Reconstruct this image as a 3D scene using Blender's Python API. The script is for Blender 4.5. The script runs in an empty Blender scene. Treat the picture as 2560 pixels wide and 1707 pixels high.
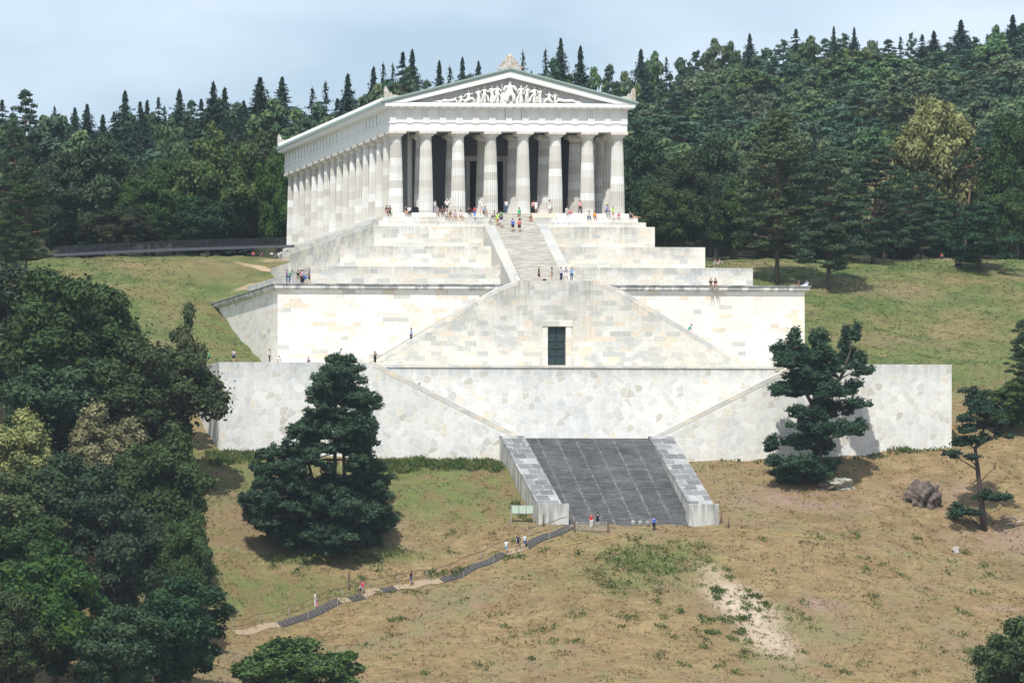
import bpy, bmesh, math, random
import numpy as np
from mathutils import Vector, Matrix
random.seed(7); rng = np.random.default_rng(7)
PI = math.pi
SC = bpy.context.scene
COL = SC.collection

# ------------------------------------------------------------------ camera
F = 13061.; PX = -1162.; HY = 1583.7; PS = math.radians(4.0)
cd = (math.sin(PS), math.cos(PS)); cr = (math.cos(PS), -math.sin(PS))
CAM = (-(698*cd[0]+130.07*cr[0]), -(698*cd[1]+130.07*cr[1]), -56.15)
cam = bpy.data.cameras.new('camera'); camo = bpy.data.objects.new('camera', cam); COL.objects.link(camo)
camo.location = CAM; camo.rotation_euler = (PI/2, 0, -PS)
cam.sensor_width = 36; cam.lens = 36*F/2560.
cam.shift_x = (1280-PX)/2560.; cam.shift_y = (HY-853.5)/2560.
cam.clip_start = 5; cam.clip_end = 9000
SC.camera = camo

# ------------------------------------------------------------------ light
SUN_EL = math.radians(57.5); SUN_A = math.radians(27)      # azimuth to the left of the front axis (-Y)
sdir = Vector((-math.sin(SUN_A)*math.cos(SUN_EL), -math.cos(SUN_A)*math.cos(SUN_EL), math.sin(SUN_EL)))
sl = bpy.data.lights.new('sun', 'SUN'); sl.energy = 4.7; sl.angle = math.radians(0.53); sl.color = (1, .965, .90)
so = bpy.data.objects.new('sun', sl); COL.objects.link(so)
so.rotation_euler = sdir.to_track_quat('Z', 'Y').to_euler()
w = bpy.data.worlds.new('World'); SC.world = w; w.use_nodes = True
nt = w.node_tree; nt.nodes.clear()
out = nt.nodes.new('ShaderNodeOutputWorld'); bg = nt.nodes.new('ShaderNodeBackground')
sky = nt.nodes.new('ShaderNodeTexSky'); sky.sky_type = 'NISHITA'; sky.sun_disc = False
sky.sun_elevation = SUN_EL
sky.sun_rotation = math.atan2(sdir.x, sdir.y)
sky.air_density = 1.0; sky.dust_density = .6; sky.ozone_density = 3.0; sky.altitude = 300
# thin summer cloud veil mixed into the sky
tc = nt.nodes.new('ShaderNodeTexCoord'); mp = nt.nodes.new('ShaderNodeMapping'); mp.inputs['Scale'].default_value = (6, 6, 17)
mp.inputs['Location'].default_value = (1.7, .3, .9)
nz = nt.nodes.new('ShaderNodeTexNoise'); nz.inputs['Scale'].default_value = 1.6; nz.inputs['Detail'].default_value = 5; nz.inputs['Roughness'].default_value = .48
rp = nt.nodes.new('ShaderNodeValToRGB'); rp.color_ramp.elements[0].position = .40; rp.color_ramp.elements[1].position = .62
rp.color_ramp.elements[0].color = (.38, .38, .38, 1); rp.color_ramp.elements[1].color = (1, 1, 1, 1)
mx = nt.nodes.new('ShaderNodeMix'); mx.data_type = 'RGBA'; mx.inputs[7].default_value = (7.9, 9.3, 10.8, 1)
L = nt.links.new
L(tc.outputs['Generated'], mp.inputs[0]); L(mp.outputs[0], nz.inputs['Vector']); L(nz.outputs['Fac'], rp.inputs[0])
L(rp.outputs[0], mx.inputs[0]); L(sky.outputs[0], mx.inputs[6]); L(mx.outputs[2], bg.inputs['Color']); L(bg.outputs[0], out.inputs[0])
bg.inputs['Strength'].default_value = .10
SC.view_settings.view_transform = 'Standard'; SC.view_settings.look = 'None'
SC.view_settings.exposure = 0.03; SC.view_settings.gamma = 1
SC.cycles.max_bounces = 6; SC.cycles.diffuse_bounces = 3; SC.cycles.transparent_max_bounces = 4
SC.cycles.volume_bounces = 0; SC.cycles.volume_max_steps = 8

# ------------------------------------------------------------------ picture -> place helpers (source pixels of the 2560 px frame)
def W(x, y, Y):
    a = (x-PX)/F; b = (HY-y)/F
    vx = cd[0]+a*cr[0]; vy = cd[1]+a*cr[1]
    t = (Y-CAM[1])/vy
    return CAM[0]+t*vx, Y, CAM[2]+t*b
def D(x, y, Y): return W(x*1.08844, y*1.08844, Y)

# ------------------------------------------------------------------ object helpers
def tag(o, label=None, cat=None, group=None, kind=None):
    if label: o['label'] = label
    if cat: o['category'] = cat
    if group: o['group'] = group
    if kind: o['kind'] = kind
    return o
def empty(name, loc=(0, 0, 0), rz=0):
    o = bpy.data.objects.new(name, None); COL.objects.link(o); o.location = loc; o.rotation_euler = (0, 0, rz)
    o.empty_display_size = .5
    return o
class MB:
    def __init__(s): s.v = []; s.f = []
    def add(s, vs, fs):
        n = len(s.v); s.v += [tuple(v) for v in vs]; s.f += [tuple(i+n for i in f) for f in fs]; return s
    def box(s, x0, x1, y0, y1, z0, z1):
        return s.add([(x0,y0,z0),(x1,y0,z0),(x1,y1,z0),(x0,y1,z0),(x0,y0,z1),(x1,y0,z1),(x1,y1,z1),(x0,y1,z1)],
                     [(0,3,2,1),(4,5,6,7),(0,1,5,4),(1,2,6,5),(2,3,7,6),(3,0,4,7)])
    def prism(s, pts, a, b, axis='y'):
        """pts in XZ (axis y) or YZ (axis x) or XY (axis z), extruded a..b"""
        n = len(pts)
        mk = {'y': lambda p, t: (p[0], t, p[1]), 'x': lambda p, t: (t, p[0], p[1]), 'z': lambda p, t: (p[0], p[1], t)}[axis]
        vs = [mk(p, a) for p in pts]+[mk(p, b) for p in pts]
        return s.add(vs, [tuple(range(n)), tuple(range(2*n-1, n-1, -1))]+[(i, n+i, n+(i+1) % n, (i+1) % n) for i in range(n)])
    def tube(s, pts, rs, n=7, cap=True):
        pts = [Vector(p) for p in pts]; base = len(s.v); vs = []
        prev = None
        for i, p in enumerate(pts):
            t = (pts[min(i+1, len(pts)-1)]-pts[max(i-1, 0)])
            if t.length < 1e-6: t = Vector((0, 0, 1))
            t.normalize()
            u = t.cross(Vector((0, 0, 1)) if abs(t.z) < .95 else Vector((1, 0, 0))).normalized(); v = t.cross(u)
            r = rs[i] if hasattr(rs, '__len__') else rs
            for k in range(n):
                a = 2*PI*k/n; vs.append(p+u*(math.cos(a)*r)+v*(math.sin(a)*r))
        fs = []
        for i in range(len(pts)-1):
            for k in range(n):
                a = i*n+k; b = i*n+(k+1) % n; fs.append((a, b, b+n, a+n))
        if cap: fs.append(tuple(range(n-1, -1, -1))); fs.append(tuple(range((len(pts)-1)*n, len(pts)*n)))
        return s.add(vs, fs)
    def lathe(s, prof, n=24, loc=(0, 0, 0), cap=True):
        vs = []; m = len(prof)
        for r, z in prof:
            for k in range(n):
                a = 2*PI*k/n; vs.append((loc[0]+r*math.cos(a), loc[1]+r*math.sin(a), loc[2]+z))
        fs = [(i*n+k, i*n+(k+1) % n, (i+1)*n+(k+1) % n, (i+1)*n+k) for i in range(m-1) for k in range(n)]
        if cap: fs += [tuple(range(n-1, -1, -1)), tuple(range((m-1)*n, m*n))]
        return s.add(vs, fs)
    def mesh(s, name, mat=None, smooth=False):
        me = bpy.data.meshes.new(name); me.from_pydata(s.v, [], s.f)
        if mat: me.materials.append(mat)
        bm = bmesh.new(); bm.from_mesh(me); bmesh.ops.recalc_face_normals(bm, faces=bm.faces); bm.to_mesh(me); bm.free()
        if smooth: me.polygons.foreach_set('use_smooth', [True]*len(me.polygons))
        me.update(); return me
    def build(s, name, mat, parent=None, smooth=False, bevel=0):
        me = s.mesh(name, mat, smooth); o = bpy.data.objects.new(name, me); COL.objects.link(o)
        if parent: o.parent = parent
        if bevel:
            b = o.modifiers.new('bevel', 'BEVEL'); b.width = bevel; b.segments = 2; b.limit_method = 'ANGLE'; b.angle_limit = .6
        return o
def inst(name, me, loc=(0, 0, 0), rot=(0, 0, 0), scale=(1, 1, 1), parent=None):
    o = bpy.data.objects.new(name, me); COL.objects.link(o); o.location = loc; o.rotation_euler = rot; o.scale = scale
    if parent: o.parent = parent
    return o

# ------------------------------------------------------------------ material helpers
class NT:
    def __init__(s, name, rough=.85):
        s.m = bpy.data.materials.new(name); s.m.use_nodes = True; s.t = s.m.node_tree
        s.b = s.t.nodes['Principled BSDF']; s.b.inputs['Roughness'].default_value = rough
        s.b.inputs['Specular IOR Level'].default_value = .25
    def n(s, typ, **kw):
        x = s.t.nodes.new(typ)
        for k, v in kw.items(): setattr(x, k, v)
        return x
    def l(s, a, b): s.t.links.new(a, b); return s
    def val(s, x, sock):
        if hasattr(x, 'is_output'): s.l(x, sock)
        else: sock.default_value = x
    def math(s, op, a, b=0., c=0., clamp=False):
        m = s.n('ShaderNodeMath', operation=op, use_clamp=clamp)
        s.val(a, m.inputs[0]); s.val(b, m.inputs[1]); s.val(c, m.inputs[2]); return m.outputs[0]
    def mix(s, f, a, b, mode='MIX'):
        m = s.n('ShaderNodeMix', data_type='RGBA', blend_type=mode)
        s.val(f, m.inputs[0]); s.val(c4(a), m.inputs[6]); s.val(c4(b), m.inputs[7]); return m.outputs[2]
    def ramp(s, f, stops, interp='LINEAR'):
        r = s.n('ShaderNodeValToRGB'); r.color_ramp.interpolation = interp; e = r.color_ramp.elements
        while len(e) < len(stops): e.new(.5)
        for i, (p, c) in enumerate(stops):
            e[i].position = p; e[i].color = c4(c) if hasattr(c, '__len__') else (c, c, c, 1)
        s.l(f, r.inputs[0]); return r.outputs[0]
    def noise(s, vec, scale, detail=3, rough=.5, dist=0):
        x = s.n('ShaderNodeTexNoise'); s.l(vec, x.inputs['Vector']); x.inputs['Scale'].default_value = scale
        x.inputs['Detail'].default_value = detail; x.inputs['Roughness'].default_value = rough; x.inputs['Distortion'].default_value = dist
        return x.outputs['Fac']
    def pos(s): return s.n('ShaderNodeNewGeometry').outputs['Position']
    def obj(s): return s.n('ShaderNodeTexCoord').outputs['Object']
    def sep(s, v):
        x = s.n('ShaderNodeSeparateXYZ'); s.l(v, x.inputs[0]); return x.outputs
    def comb(s, x, y, z=0.):
        c = s.n('ShaderNodeCombineXYZ'); s.val(x, c.inputs[0]); s.val(y, c.inputs[1]); s.val(z, c.inputs[2]); return c.outputs[0]
    def scale(s, v, sx, sy, sz, loc=(0, 0, 0)):
        m = s.n('ShaderNodeMapping'); s.l(v, m.inputs[0]); m.inputs['Scale'].default_value = (sx, sy, sz); m.inputs['Location'].default_value = loc; return m.outputs[0]
    def bump(s, h, strength=.5, dist=.05):
        b = s.n('ShaderNodeBump'); b.inputs['Strength'].default_value = strength; b.inputs['Distance'].default_value = dist
        s.l(h, b.inputs['Height']); s.l(b.outputs[0], s.b.inputs['Normal'])
    def out(s, c):
        s.val(c4(c), s.b.inputs['Base Color']); return s.m
def c4(c):
    if hasattr(c, 'is_output'): return c
    return (c[0], c[1], c[2], 1) if len(c) == 3 else c
def plain(name, c, rough=.8, metal=0, var=.0):
    n = NT(name, rough); n.b.inputs['Metallic'].default_value = metal
    if var:
        f = n.noise(n.pos(), 3.0, 3); return n.out(n.mix(f, [x*(1-var) for x in c], [min(1, x*(1+var)) for x in c]))
    return n.out(c)

def wall_uv(n):
    """(u, v) along a wall whichever way it faces"""
    p = n.sep(n.pos()); g = n.n('ShaderNodeNewGeometry'); nn = n.sep(g.outputs['True Normal'])
    f = n.math('GREATER_THAN', n.math('ABSOLUTE', nn[0]), .6)
    u = n.math('ADD', n.math('MULTIPLY', p[1], f), n.math('MULTIPLY', p[0], n.math('SUBTRACT', 1., f)))
    f2 = n.math('GREATER_THAN', n.math('ABSOLUTE', nn[2]), .8)
    v = n.math('ADD', n.math('MULTIPLY', p[1], f2), n.math('MULTIPLY', p[2], n.math('SUBTRACT', 1., f2)))
    return u, v, p
def ashlar(name, tops=(), bw=1.55, rh=.56, grey=.25, ochre=.25, base=(.80, .775, .715), dirt=.8, seed=0, bright=1.):
    n = NT(name, .9); u, v, p = wall_uv(n)
    uo = n.math('ADD', u, seed*3.7)
    wob = n.noise(n.comb(uo, v), .9, 2)
    v2 = n.math('ADD', v, n.math('MULTIPLY', wob, .05))
    vec = n.comb(uo, v2)
    cols = []
    for k, (a, b, sq) in enumerate(((bw, rh, .62), (bw*1.9, rh*2, .8))):
        br = n.n('ShaderNodeTexBrick'); n.l(vec, br.inputs['Vector']); br.inputs['Scale'].default_value = 1
        br.inputs['Brick Width'].default_value = a; br.inputs['Row Height'].default_value = b; br.inputs['Mortar Size'].default_value = .012 if k == 0 else .0
        br.inputs['Mortar Smooth'].default_value = .4
        br.inputs['Color1'].default_value = (0, 0, 0, 1); br.inputs['Color2'].default_value = (1, 1, 1, 1); br.inputs['Mortar'].default_value = (.42, .42, .42, 1)
        br.squash = sq; br.squash_frequency = 3; br.offset_frequency = 2; br.offset = .5 if k == 0 else .37
        cols.append(br)
    t1 = n.math('MULTIPLY', cols[0].outputs['Color'], 1.); t2 = n.math('MULTIPLY', cols[1].outputs['Color'], 1.)
    B = base
    g1 = (.56*bright, .565*bright, .54*bright); oc = (.82*bright, .70*bright, .55*bright); pk = (.82*bright, .73*bright, .65*bright)
    B = tuple(x*bright for x in B); W1 = (.86*bright, .85*bright, .81*bright)
    c = n.ramp(t1, [(0, g1), (.07*grey/.25, g1), (.13*grey/.25, B), (.45, W1), (.60, B), (.80-.1*ochre, B), (.90-.1*ochre, pk), (.97, oc), (1, (.68, .62, .52))], 'LINEAR')
    big = n.ramp(t2, [(0, .93), (.5, 1.), (1, 1.04)])
    c = n.mix(1., c, big, 'MULTIPLY')
    # large soft tint fields and blotches
    fld = n.noise(n.comb(uo, v), .13, 3, .55)
    c = n.mix(n.ramp(fld, [(.38, 0.), (.66, .9)]), c, n.mix(.55, c, (.80*bright, .71*bright, .57*bright)))
    gn = n.noise(n.scale(n.comb(uo, v), .5, .9, 1), .45, 4, .6)
    c = n.mix(n.ramp(gn, [(.54, 0.), (.66, min(1., grey*1.9))]), c, (.56*bright, .575*bright, .56*bright))
    fine = n.noise(n.comb(uo, v), 2.6, 5, .65)
    c = n.mix(1., c, n.ramp(fine, [(.25, .80), (.6, .98), (.8, 1.04)]), 'MULTIPLY')
    # rain streaks and lichen below every exposed top edge
    st = n.noise(n.scale(n.comb(uo, v), 3.2, .22, 1), 1., 4, .6)
    pat = n.noise(n.comb(uo, v), .22, 3)
    for tz, dep, amt in tops:
        d = n.math('DIVIDE', n.math('SUBTRACT', tz, p[2]), dep)
        inside = n.math('MULTIPLY', n.math('GREATER_THAN', d, -.02), n.math('SUBTRACT', 1., n.math('MINIMUM', d, 1.)))
        m = n.math('MULTIPLY', inside, n.math('MULTIPLY', n.ramp(st, [(.35, .25), (.65, 1.)]), n.ramp(pat, [(.35, .15), (.62, 1.)])))
        c = n.mix(n.math('MULTIPLY', m, amt, clamp=True), c, (.31, .32, .31))
    n.bump(n.math('ADD', n.math('MULTIPLY', cols[0].outputs['Fac'], -1.), n.math('MULTIPLY', fine, .5)), .35, .03)
    return n.out(c)
def polygonal(name, tops=(), seed=0, grey=.5):
    n = NT(name, .9); u, v, p = wall_uv(n); vec = n.comb(n.math('ADD', u, seed), v)
    wv = n.n('ShaderNodeVectorMath', operation='ADD'); nzz = n.n('ShaderNodeTexNoise'); n.l(vec, nzz.inputs['Vector']); nzz.inputs['Scale'].default_value = .55
    sc = n.n('ShaderNodeVectorMath', operation='SCALE'); sc.inputs[3].default_value = .9; n.l(nzz.outputs['Color'], sc.inputs[0])
    n.l(vec, wv.inputs[0]); n.l(sc.outputs[0], wv.inputs[1])
    vo = n.n('ShaderNodeTexVoronoi', voronoi_dimensions='2D'); vo.inputs['Scale'].default_value = 1.1; n.l(wv.outputs[0], vo.inputs['Vector']); vo.inputs['Randomness'].default_value = .85
    ve = n.n('ShaderNodeTexVoronoi', voronoi_dimensions='2D', feature='DISTANCE_TO_EDGE'); ve.inputs['Scale'].default_value = 1.1; n.l(wv.outputs[0], ve.inputs['Vector']); ve.inputs['Randomness'].default_value = .85
    t = n.sep(vo.outputs['Color'])[0]
    Wt = (.84, .825, .775); bs = (.77, .75, .69)
    c = n.ramp(t, [(0, (.60, .57, .50)), (.03, (.68, .64, .56)), (.07, (.74, .745, .73)), (.22, bs), (.45, Wt), (.7, (.84, .83, .79)), (.86, bs), (.93, (.84, .76, .62)), (.97, (.70, .71, .70)), (1, (.64, .60, .53))])
    lum = n.ramp(n.sep(vo.outputs['Color'])[1], [(0, .88), (1, 1.03)])
    c = n.mix(1., c, lum, 'MULTIPLY')
    c = n.mix(n.ramp(ve.outputs['Distance'], [(0, .85), (.07, 0.)]), c, (.90, .895, .87))
    st = n.noise(n.scale(vec, 1.6, .25, 1), .8, 4, .6); pat = n.noise(vec, .12, 3, .6)
    c = n.mix(n.math('MULTIPLY', n.ramp(pat, [(.45, 0.), (.66, .6)]), n.ramp(st, [(.4, .3), (.7, 1.)])), c, (.60, .62, .615))
    fine = n.noise(vec, 2.2, 5, .65)
    c = n.mix(1., c, n.ramp(fine, [(.25, .9), (.6, 1.), (.8, 1.05)]), 'MULTIPLY')
    for tz, dep, amt in tops:
        d = n.math('DIVIDE', n.math('SUBTRACT', tz, p[2]), dep)
        inside = n.math('MULTIPLY', n.math('GREATER_THAN', d, -.02), n.math('SUBTRACT', 1., n.math('MINIMUM', d, 1.)))
        m = n.math('MULTIPLY', inside, n.ramp(st, [(.35, .2), (.65, 1.)]))
        c = n.mix(n.math('MULTIPLY', m, amt, clamp=True), c, (.42, .435, .43))
    # earth splash at the foot
    foot = n.math('DIVIDE', n.math('SUBTRACT', -31.6, p[2]), 2.6, clamp=True)
    c = n.mix(n.math('MULTIPLY', n.math('POWER', foot, 3.), n.math('MULTIPLY', n.ramp(st, [(.35, 0.), (.7, 1.)]), .5)), c, (.68, .55, .42))
    n.bump(n.math('ADD', ve.outputs['Distance'], n.math('MULTIPLY', fine, .3)), .25, .05)
    return n.out(c)
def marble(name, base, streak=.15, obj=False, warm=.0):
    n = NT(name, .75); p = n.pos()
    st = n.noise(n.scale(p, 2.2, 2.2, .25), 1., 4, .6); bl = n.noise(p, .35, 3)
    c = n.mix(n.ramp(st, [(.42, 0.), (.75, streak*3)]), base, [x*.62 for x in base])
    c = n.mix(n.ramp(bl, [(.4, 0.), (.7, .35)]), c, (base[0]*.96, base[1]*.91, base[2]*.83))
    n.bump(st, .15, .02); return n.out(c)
def column_mat(name='column limestone'):
    n = NT(name, .8); o = n.sep(n.obj()); info = n.n('ShaderNodeObjectInfo'); rd = info.outputs['Random']
    z = n.math('MULTIPLY', o[2], 1/1.02)
    zz = n.math('FLOOR', n.math('ADD', z, n.math('MULTIPLY', rd, .8)))
    wn = n.n('ShaderNodeTexWhiteNoise', noise_dimensions='2D'); n.l(n.comb(zz, n.math('MULTIPLY', rd, 57.)), wn.inputs['Vector'])
    c = n.ramp(wn.outputs['Value'], [(0, (.50, .475, .43)), (.3, (.59, .565, .515)), (.55, (.64, .62, .57)), (.8, (.70, .69, .66)), (1, (.80, .80, .78))])
    fr = n.math('FRACT', n.math('ADD', z, n.math('MULTIPLY', rd, .8)))
    c = n.mix(n.ramp(fr, [(0, .35), (.03, 0.)]), c, (.42, .40, .37))
    st = n.noise(n.scale(n.pos(), 4.5, 4.5, .22), 1., 4, .6)
    c = n.mix(n.ramp(st, [(.48, 0.), (.75, .6)]), c, (.50, .47, .42))
    return n.out(c)

M = {}
M['marble'] = marble('white marble', (.83, .83, .815), .05)
M['grime'] = marble('weathered marble', (.70, .68, .64), .16)
M['column'] = column_mat()
M['capital'] = marble('capital limestone', (.66, .64, .60), .2)
M['abacus'] = marble('rusty abacus stone', (.72, .67, .61), .22)
M['interior'] = marble('shade darkened cella limestone', (.17, .175, .18), .08)  # porch shade is put into this darkened stone colour
M['copper'] = plain('roof copper', (.33, .43, .40), .6, 0, .15)
M['copperlight'] = plain('pale copper edge', (.58, .66, .63), .6, 0, .12)
M['door'] = plain('bronze door', (.018, .034, .036), .45, 0, .2)
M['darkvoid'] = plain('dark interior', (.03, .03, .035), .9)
M['akro'] = (lambda n: n.out(n.mix(n.ramp(n.noise(n.pos(), 3.2, 4), [(.45, 0.), (.62, .8)]), (.58, .57, .53), (.36, .27, .15))))(NT('lichen stone', .9))
M['figure'] = marble('figure marble', (.82, .80, .755), .06)
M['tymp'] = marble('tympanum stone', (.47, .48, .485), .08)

STEP_TOP = 0.
# ------------------------------------------------------------------ natural ground (radial basis surface through surveyed points)
pts = []
def A(*a): pts.extend(a)
for X, z in ((-46.8, -33.3), (-38, -33.8), (-30, -34.2), (-20, -34.5), (-12.5, -34.6), (12.5, -34.5), (20, -34.4), (30, -34.2), (40, -33.2), (47, -32.7)): A((X, -38.6, z))
A((-46.8, -34.5, -32.), (-46.8, -29.4, -30.4), (-46.8, -25.5, -28.5), (-49, -17, -24.5), (-52, -8, -21))
A((-34.9, 23.1, -11.0), (-34.9, 17.6, -12.8), (-34.9, 9.6, -15.7), (-34.9, 1.7, -18.), (-34.9, -6.5, -20.2), (-34.9, -12, -21.8), (-40, -14, -22.4))
A((-24.5, 35, -6.0), (-29.5, 27, -8.9), (-19, 58, -2.0), (-22, 48, -3.4), (19, 58, -2.2), (24.5, 35, -6.2), (29.5, 26, -9.2), (0, 66, -2.2), (0, 40, -4.5), (0, 10, -14), (0, -12, -21.5), (0, -30, -34), (-8, -33, -35), (8, -33, -35), (-20, -30, -31), (20, -30, -31))
A((34.9, 20, -12.2), (34.9, 5, -17), (34.9, -8, -21), (40, -14, -22.6), (47, -20, -25.), (47, -29, -29.))
for xx, yy in ((150, 645), (300, 643), (420, 642), (560, 641), (690, 641)): A(W(xx, yy, 60))
for xx, yy in ((1900, 649), (2030, 650), (2150, 651), (2350, 648), (2560, 649)): A(W(xx, yy, 60))
A((-60, 15, -14.5), (-85, 15, -14.), (60, 15, -14.8), (75, 15, -14.6), (95, 15, -14.5), (55, -12, -22.5), (75, -14, -22.5), (95, -14, -22.))
A(W(2450, 1130, -38), W(2560, 1110, -38), W(2300, 1250, -50), W(2000, 1245, -50), W(1830, 1230, -49), W(2500, 1250, -50))
A((-11.5, -42, -35.2), (-11.5, -48, -38.9), (-11.5, -56.5, -42.75), (11.5, -42, -35.6), (11.5, -48, -39), (11.5, -56.5, -42.7), (0, -46, -37.5), (0, -54, -42), (-7, -56, -43.1), (7, -56, -43.1), (0, -57, -43.1), (-7, -58.5, -42.85), (0, -58.5, -42.85), (7, -58.5, -42.85))
A((-12, -59.5, -42.9), (-4, -59.5, -42.9), (4, -59.5, -42.9), (12, -59.5, -42.95), (0, -64, -44.8))
for xx, yy, Y in ((1860, 1318, -61), (2000, 1331, -62), (2200, 1352, -62), (2400, 1385, -62), (2560, 1418, -62)): A(W(xx, yy, Y))
for xx, yy, Y in ((2000, 1290, -56), (2250, 1315, -56), (2450, 1345, -56)): A(W(xx, yy, Y))
PATH = [(591,1586,-74), (698,1565,-72.6), (751,1548,-71.8), (802,1524,-71), (849,1501,-70.3), (908,1486,-69.4), (980,1473,-68.4), (1057,1461,-67.3), (1104,1452,-66.6), (1163,1429,-65.6), (1214,1408,-64.8), (1261,1386,-64), (1308,1371,-63.2), (1384,1335,-61.8), (1431,1313,-60.8)]
PATHW = [W(*p) for p in PATH]
A(*PATHW)
for xx, yy, Y in ((560,1160,-42), (540,1300,-55), (520,1400,-63), (700,1250,-50), (950,1250,-50), (1200,1250,-51), (950,1350,-58), (700,1400,-62), (1180,1330,-58), (0,1130,-45), (0,1500,-80), (200,1500,-80), (0,950,-25), (300,1300,-60), (480,1590,-76)): A(W(xx, yy, Y))
for xx in (0, 600, 1280, 2000, 2560): A(W(xx, 1712, -98))
for xx, yy, Y in ((1500, 1485, -79), (2200, 1520, -79), (1100, 1590, -85), (1800, 1400, -70), (2450, 1440, -70), (1500, 1600, -89), (2300, 1610, -89)): A(W(xx, yy, Y))
for X in (-150, -80, 0, 80, 150): A((X, -115, -67), (X, -140, -69))
PROF = [(-98, -62), (-62, -47), (-38, -34), (-17, -23), (15, -14.5), (60, -2.)]
for X in (-170, -120, 150, 210): A(*[(X, Y, z) for Y, z in PROF])
for X in (-60, -20, 30, 80, 120): A((X, 88, -2.2))
A((-90, 130, 4), (-20, 130, 5), (60, 130, 5), (110, 140, 3), (170, 140, 5), (-80, 190, 15), (-30, 190, 15.5), (10, 190, 16.5), (50, 195, 20), (80, 200, 19), (-60, 250, 14), (0, 250, 15), (60, 260, 19), (100, 250, 18), (130, 215, 12), (190, 215, 15))
A((0, 450, 4), (50, 400, 12), (88, 400, 24), (116, 400, 40), (141, 400, 49), (159, 400, 54), (190, 400, 56), (225, 400, 59), (260, 400, 61), (225, 460, 56), (150, 460, 48), (300, 450, 58), (130, 330, 34), (165, 330, 41), (200, 330, 44), (260, 330, 50), (-100, 450, 0), (100, 600, 20), (250, 620, 50))
P3 = np.array(pts, float)
def _dm(a, b):
    d = np.sqrt(((a[:, None, :]-b[None, :, :])**2).sum(2)); return d
_n = len(P3); K = _dm(P3[:, :2], P3[:, :2])
Aug = np.zeros((_n+3, _n+3)); Aug[:_n, :_n] = K-np.eye(_n)*.6
Aug[:_n, _n] = 1; Aug[:_n, _n+1:] = P3[:, :2]; Aug[_n, :_n] = 1; Aug[_n+1:, :_n] = P3[:, :2].T
CO = np.linalg.solve(Aug, np.concatenate([P3[:, 2], [0, 0, 0]]))
def terr(X, Y):
    X = np.atleast_1d(np.asarray(X, float)); Y = np.atleast_1d(np.asarray(Y, float)); out = np.empty(X.shape)
    f = np.stack([X.ravel(), Y.ravel()], 1); o = np.empty(len(f))
    for i in range(0, len(f), 20000):
        q = f[i:i+20000]; o[i:i+20000] = _dm(q, P3[:, :2])@CO[:_n]+CO[_n]+q@CO[_n+1:]
    o = o.reshape(X.shape)
    # river plain in front, levelling out beyond the wooded hill
    t = np.clip((-108-Y)/22., 0, 1); t = t*t*(3-2*t); o = o*(1-t)+(-69)*t
    e = np.clip((np.maximum(np.abs(X-40)-230, Y-560))/250., 0, 1); o = np.where(Y > -60, o*(1-e)+np.minimum(o, 12)*e, o)
    o = np.clip(o, -70, 75)
    # small undulation
    o = o+.16*np.sin(X*.61+1.3*np.sin(Y*.37))*np.cos(Y*.53+X*.11)*np.clip(np.maximum((np.abs(X)-10)/8, (-62-Y)/6), .0, 1)+.09*np.sin(X*1.37+Y*.9+2*np.sin(X*.23))
    return o
def gz(x, y): return float(terr(x, y)[0])
def G(xs, ys, y0=-104, y1=620):
    """first ground point seen through a source pixel"""
    a = (xs-PX)/F; b = (HY-ys)/F; vx = cd[0]+a*cr[0]; vy = cd[1]+a*cr[1]
    Y = np.concatenate([np.arange(y0, 90, .35), np.arange(90, y1, 2.)]); t = (Y-CAM[1])/vy
    Xs = CAM[0]+t*vx; Z = CAM[2]+t*b; T = terr(Xs, Y); k = np.where(T >= Z)[0]
    i = k[0] if len(k) else len(Y)-1
    return float(Xs[i]), float(Y[i]), float(T[i])

def axis(dense0, dense1, step, lo, hi):
    a = list(np.arange(dense0, dense1+.01, step)); s = step; x = dense1
    while x < hi: s *= 1.22; x += s; a.append(min(x, hi))
    s = step; x = dense0; pre = []
    while x > lo: s *= 1.22; x -= s; pre.append(max(x, lo))
    return np.array(pre[::-1]+a)
gx = axis(-90, 112, .75, -1500, 1700); gy = axis(-106, 72, .75, -1000, 1900)
GX, GY = np.meshgrid(gx, gy); GZ = terr(GX, GY)
me = bpy.data.meshes.new('ground'); nv = GX.size; me.vertices.add(nv)
me.vertices.foreach_set('co', np.stack([GX.ravel(), GY.ravel(), GZ.ravel()], 1).ravel())
nx, ny = len(gx), len(gy); I = np.arange(nx*ny).reshape(ny, nx)
q = np.stack([I[:-1, :-1], I[:-1, 1:], I[1:, 1:], I[1:, :-1]], -1).reshape(-1, 4)
me.loops.add(q.size); me.loops.foreach_set('vertex_index', q.ravel().astype(np.int32))
me.polygons.add(len(q)); me.polygons.foreach_set('loop_start', np.arange(0, q.size, 4, dtype=np.int32)); me.polygons.foreach_set('loop_total', np.full(len(q), 4, dtype=np.int32))
me.polygons.foreach_set('use_smooth', np.ones(len(q), bool)); me.update(); me.validate()

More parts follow.
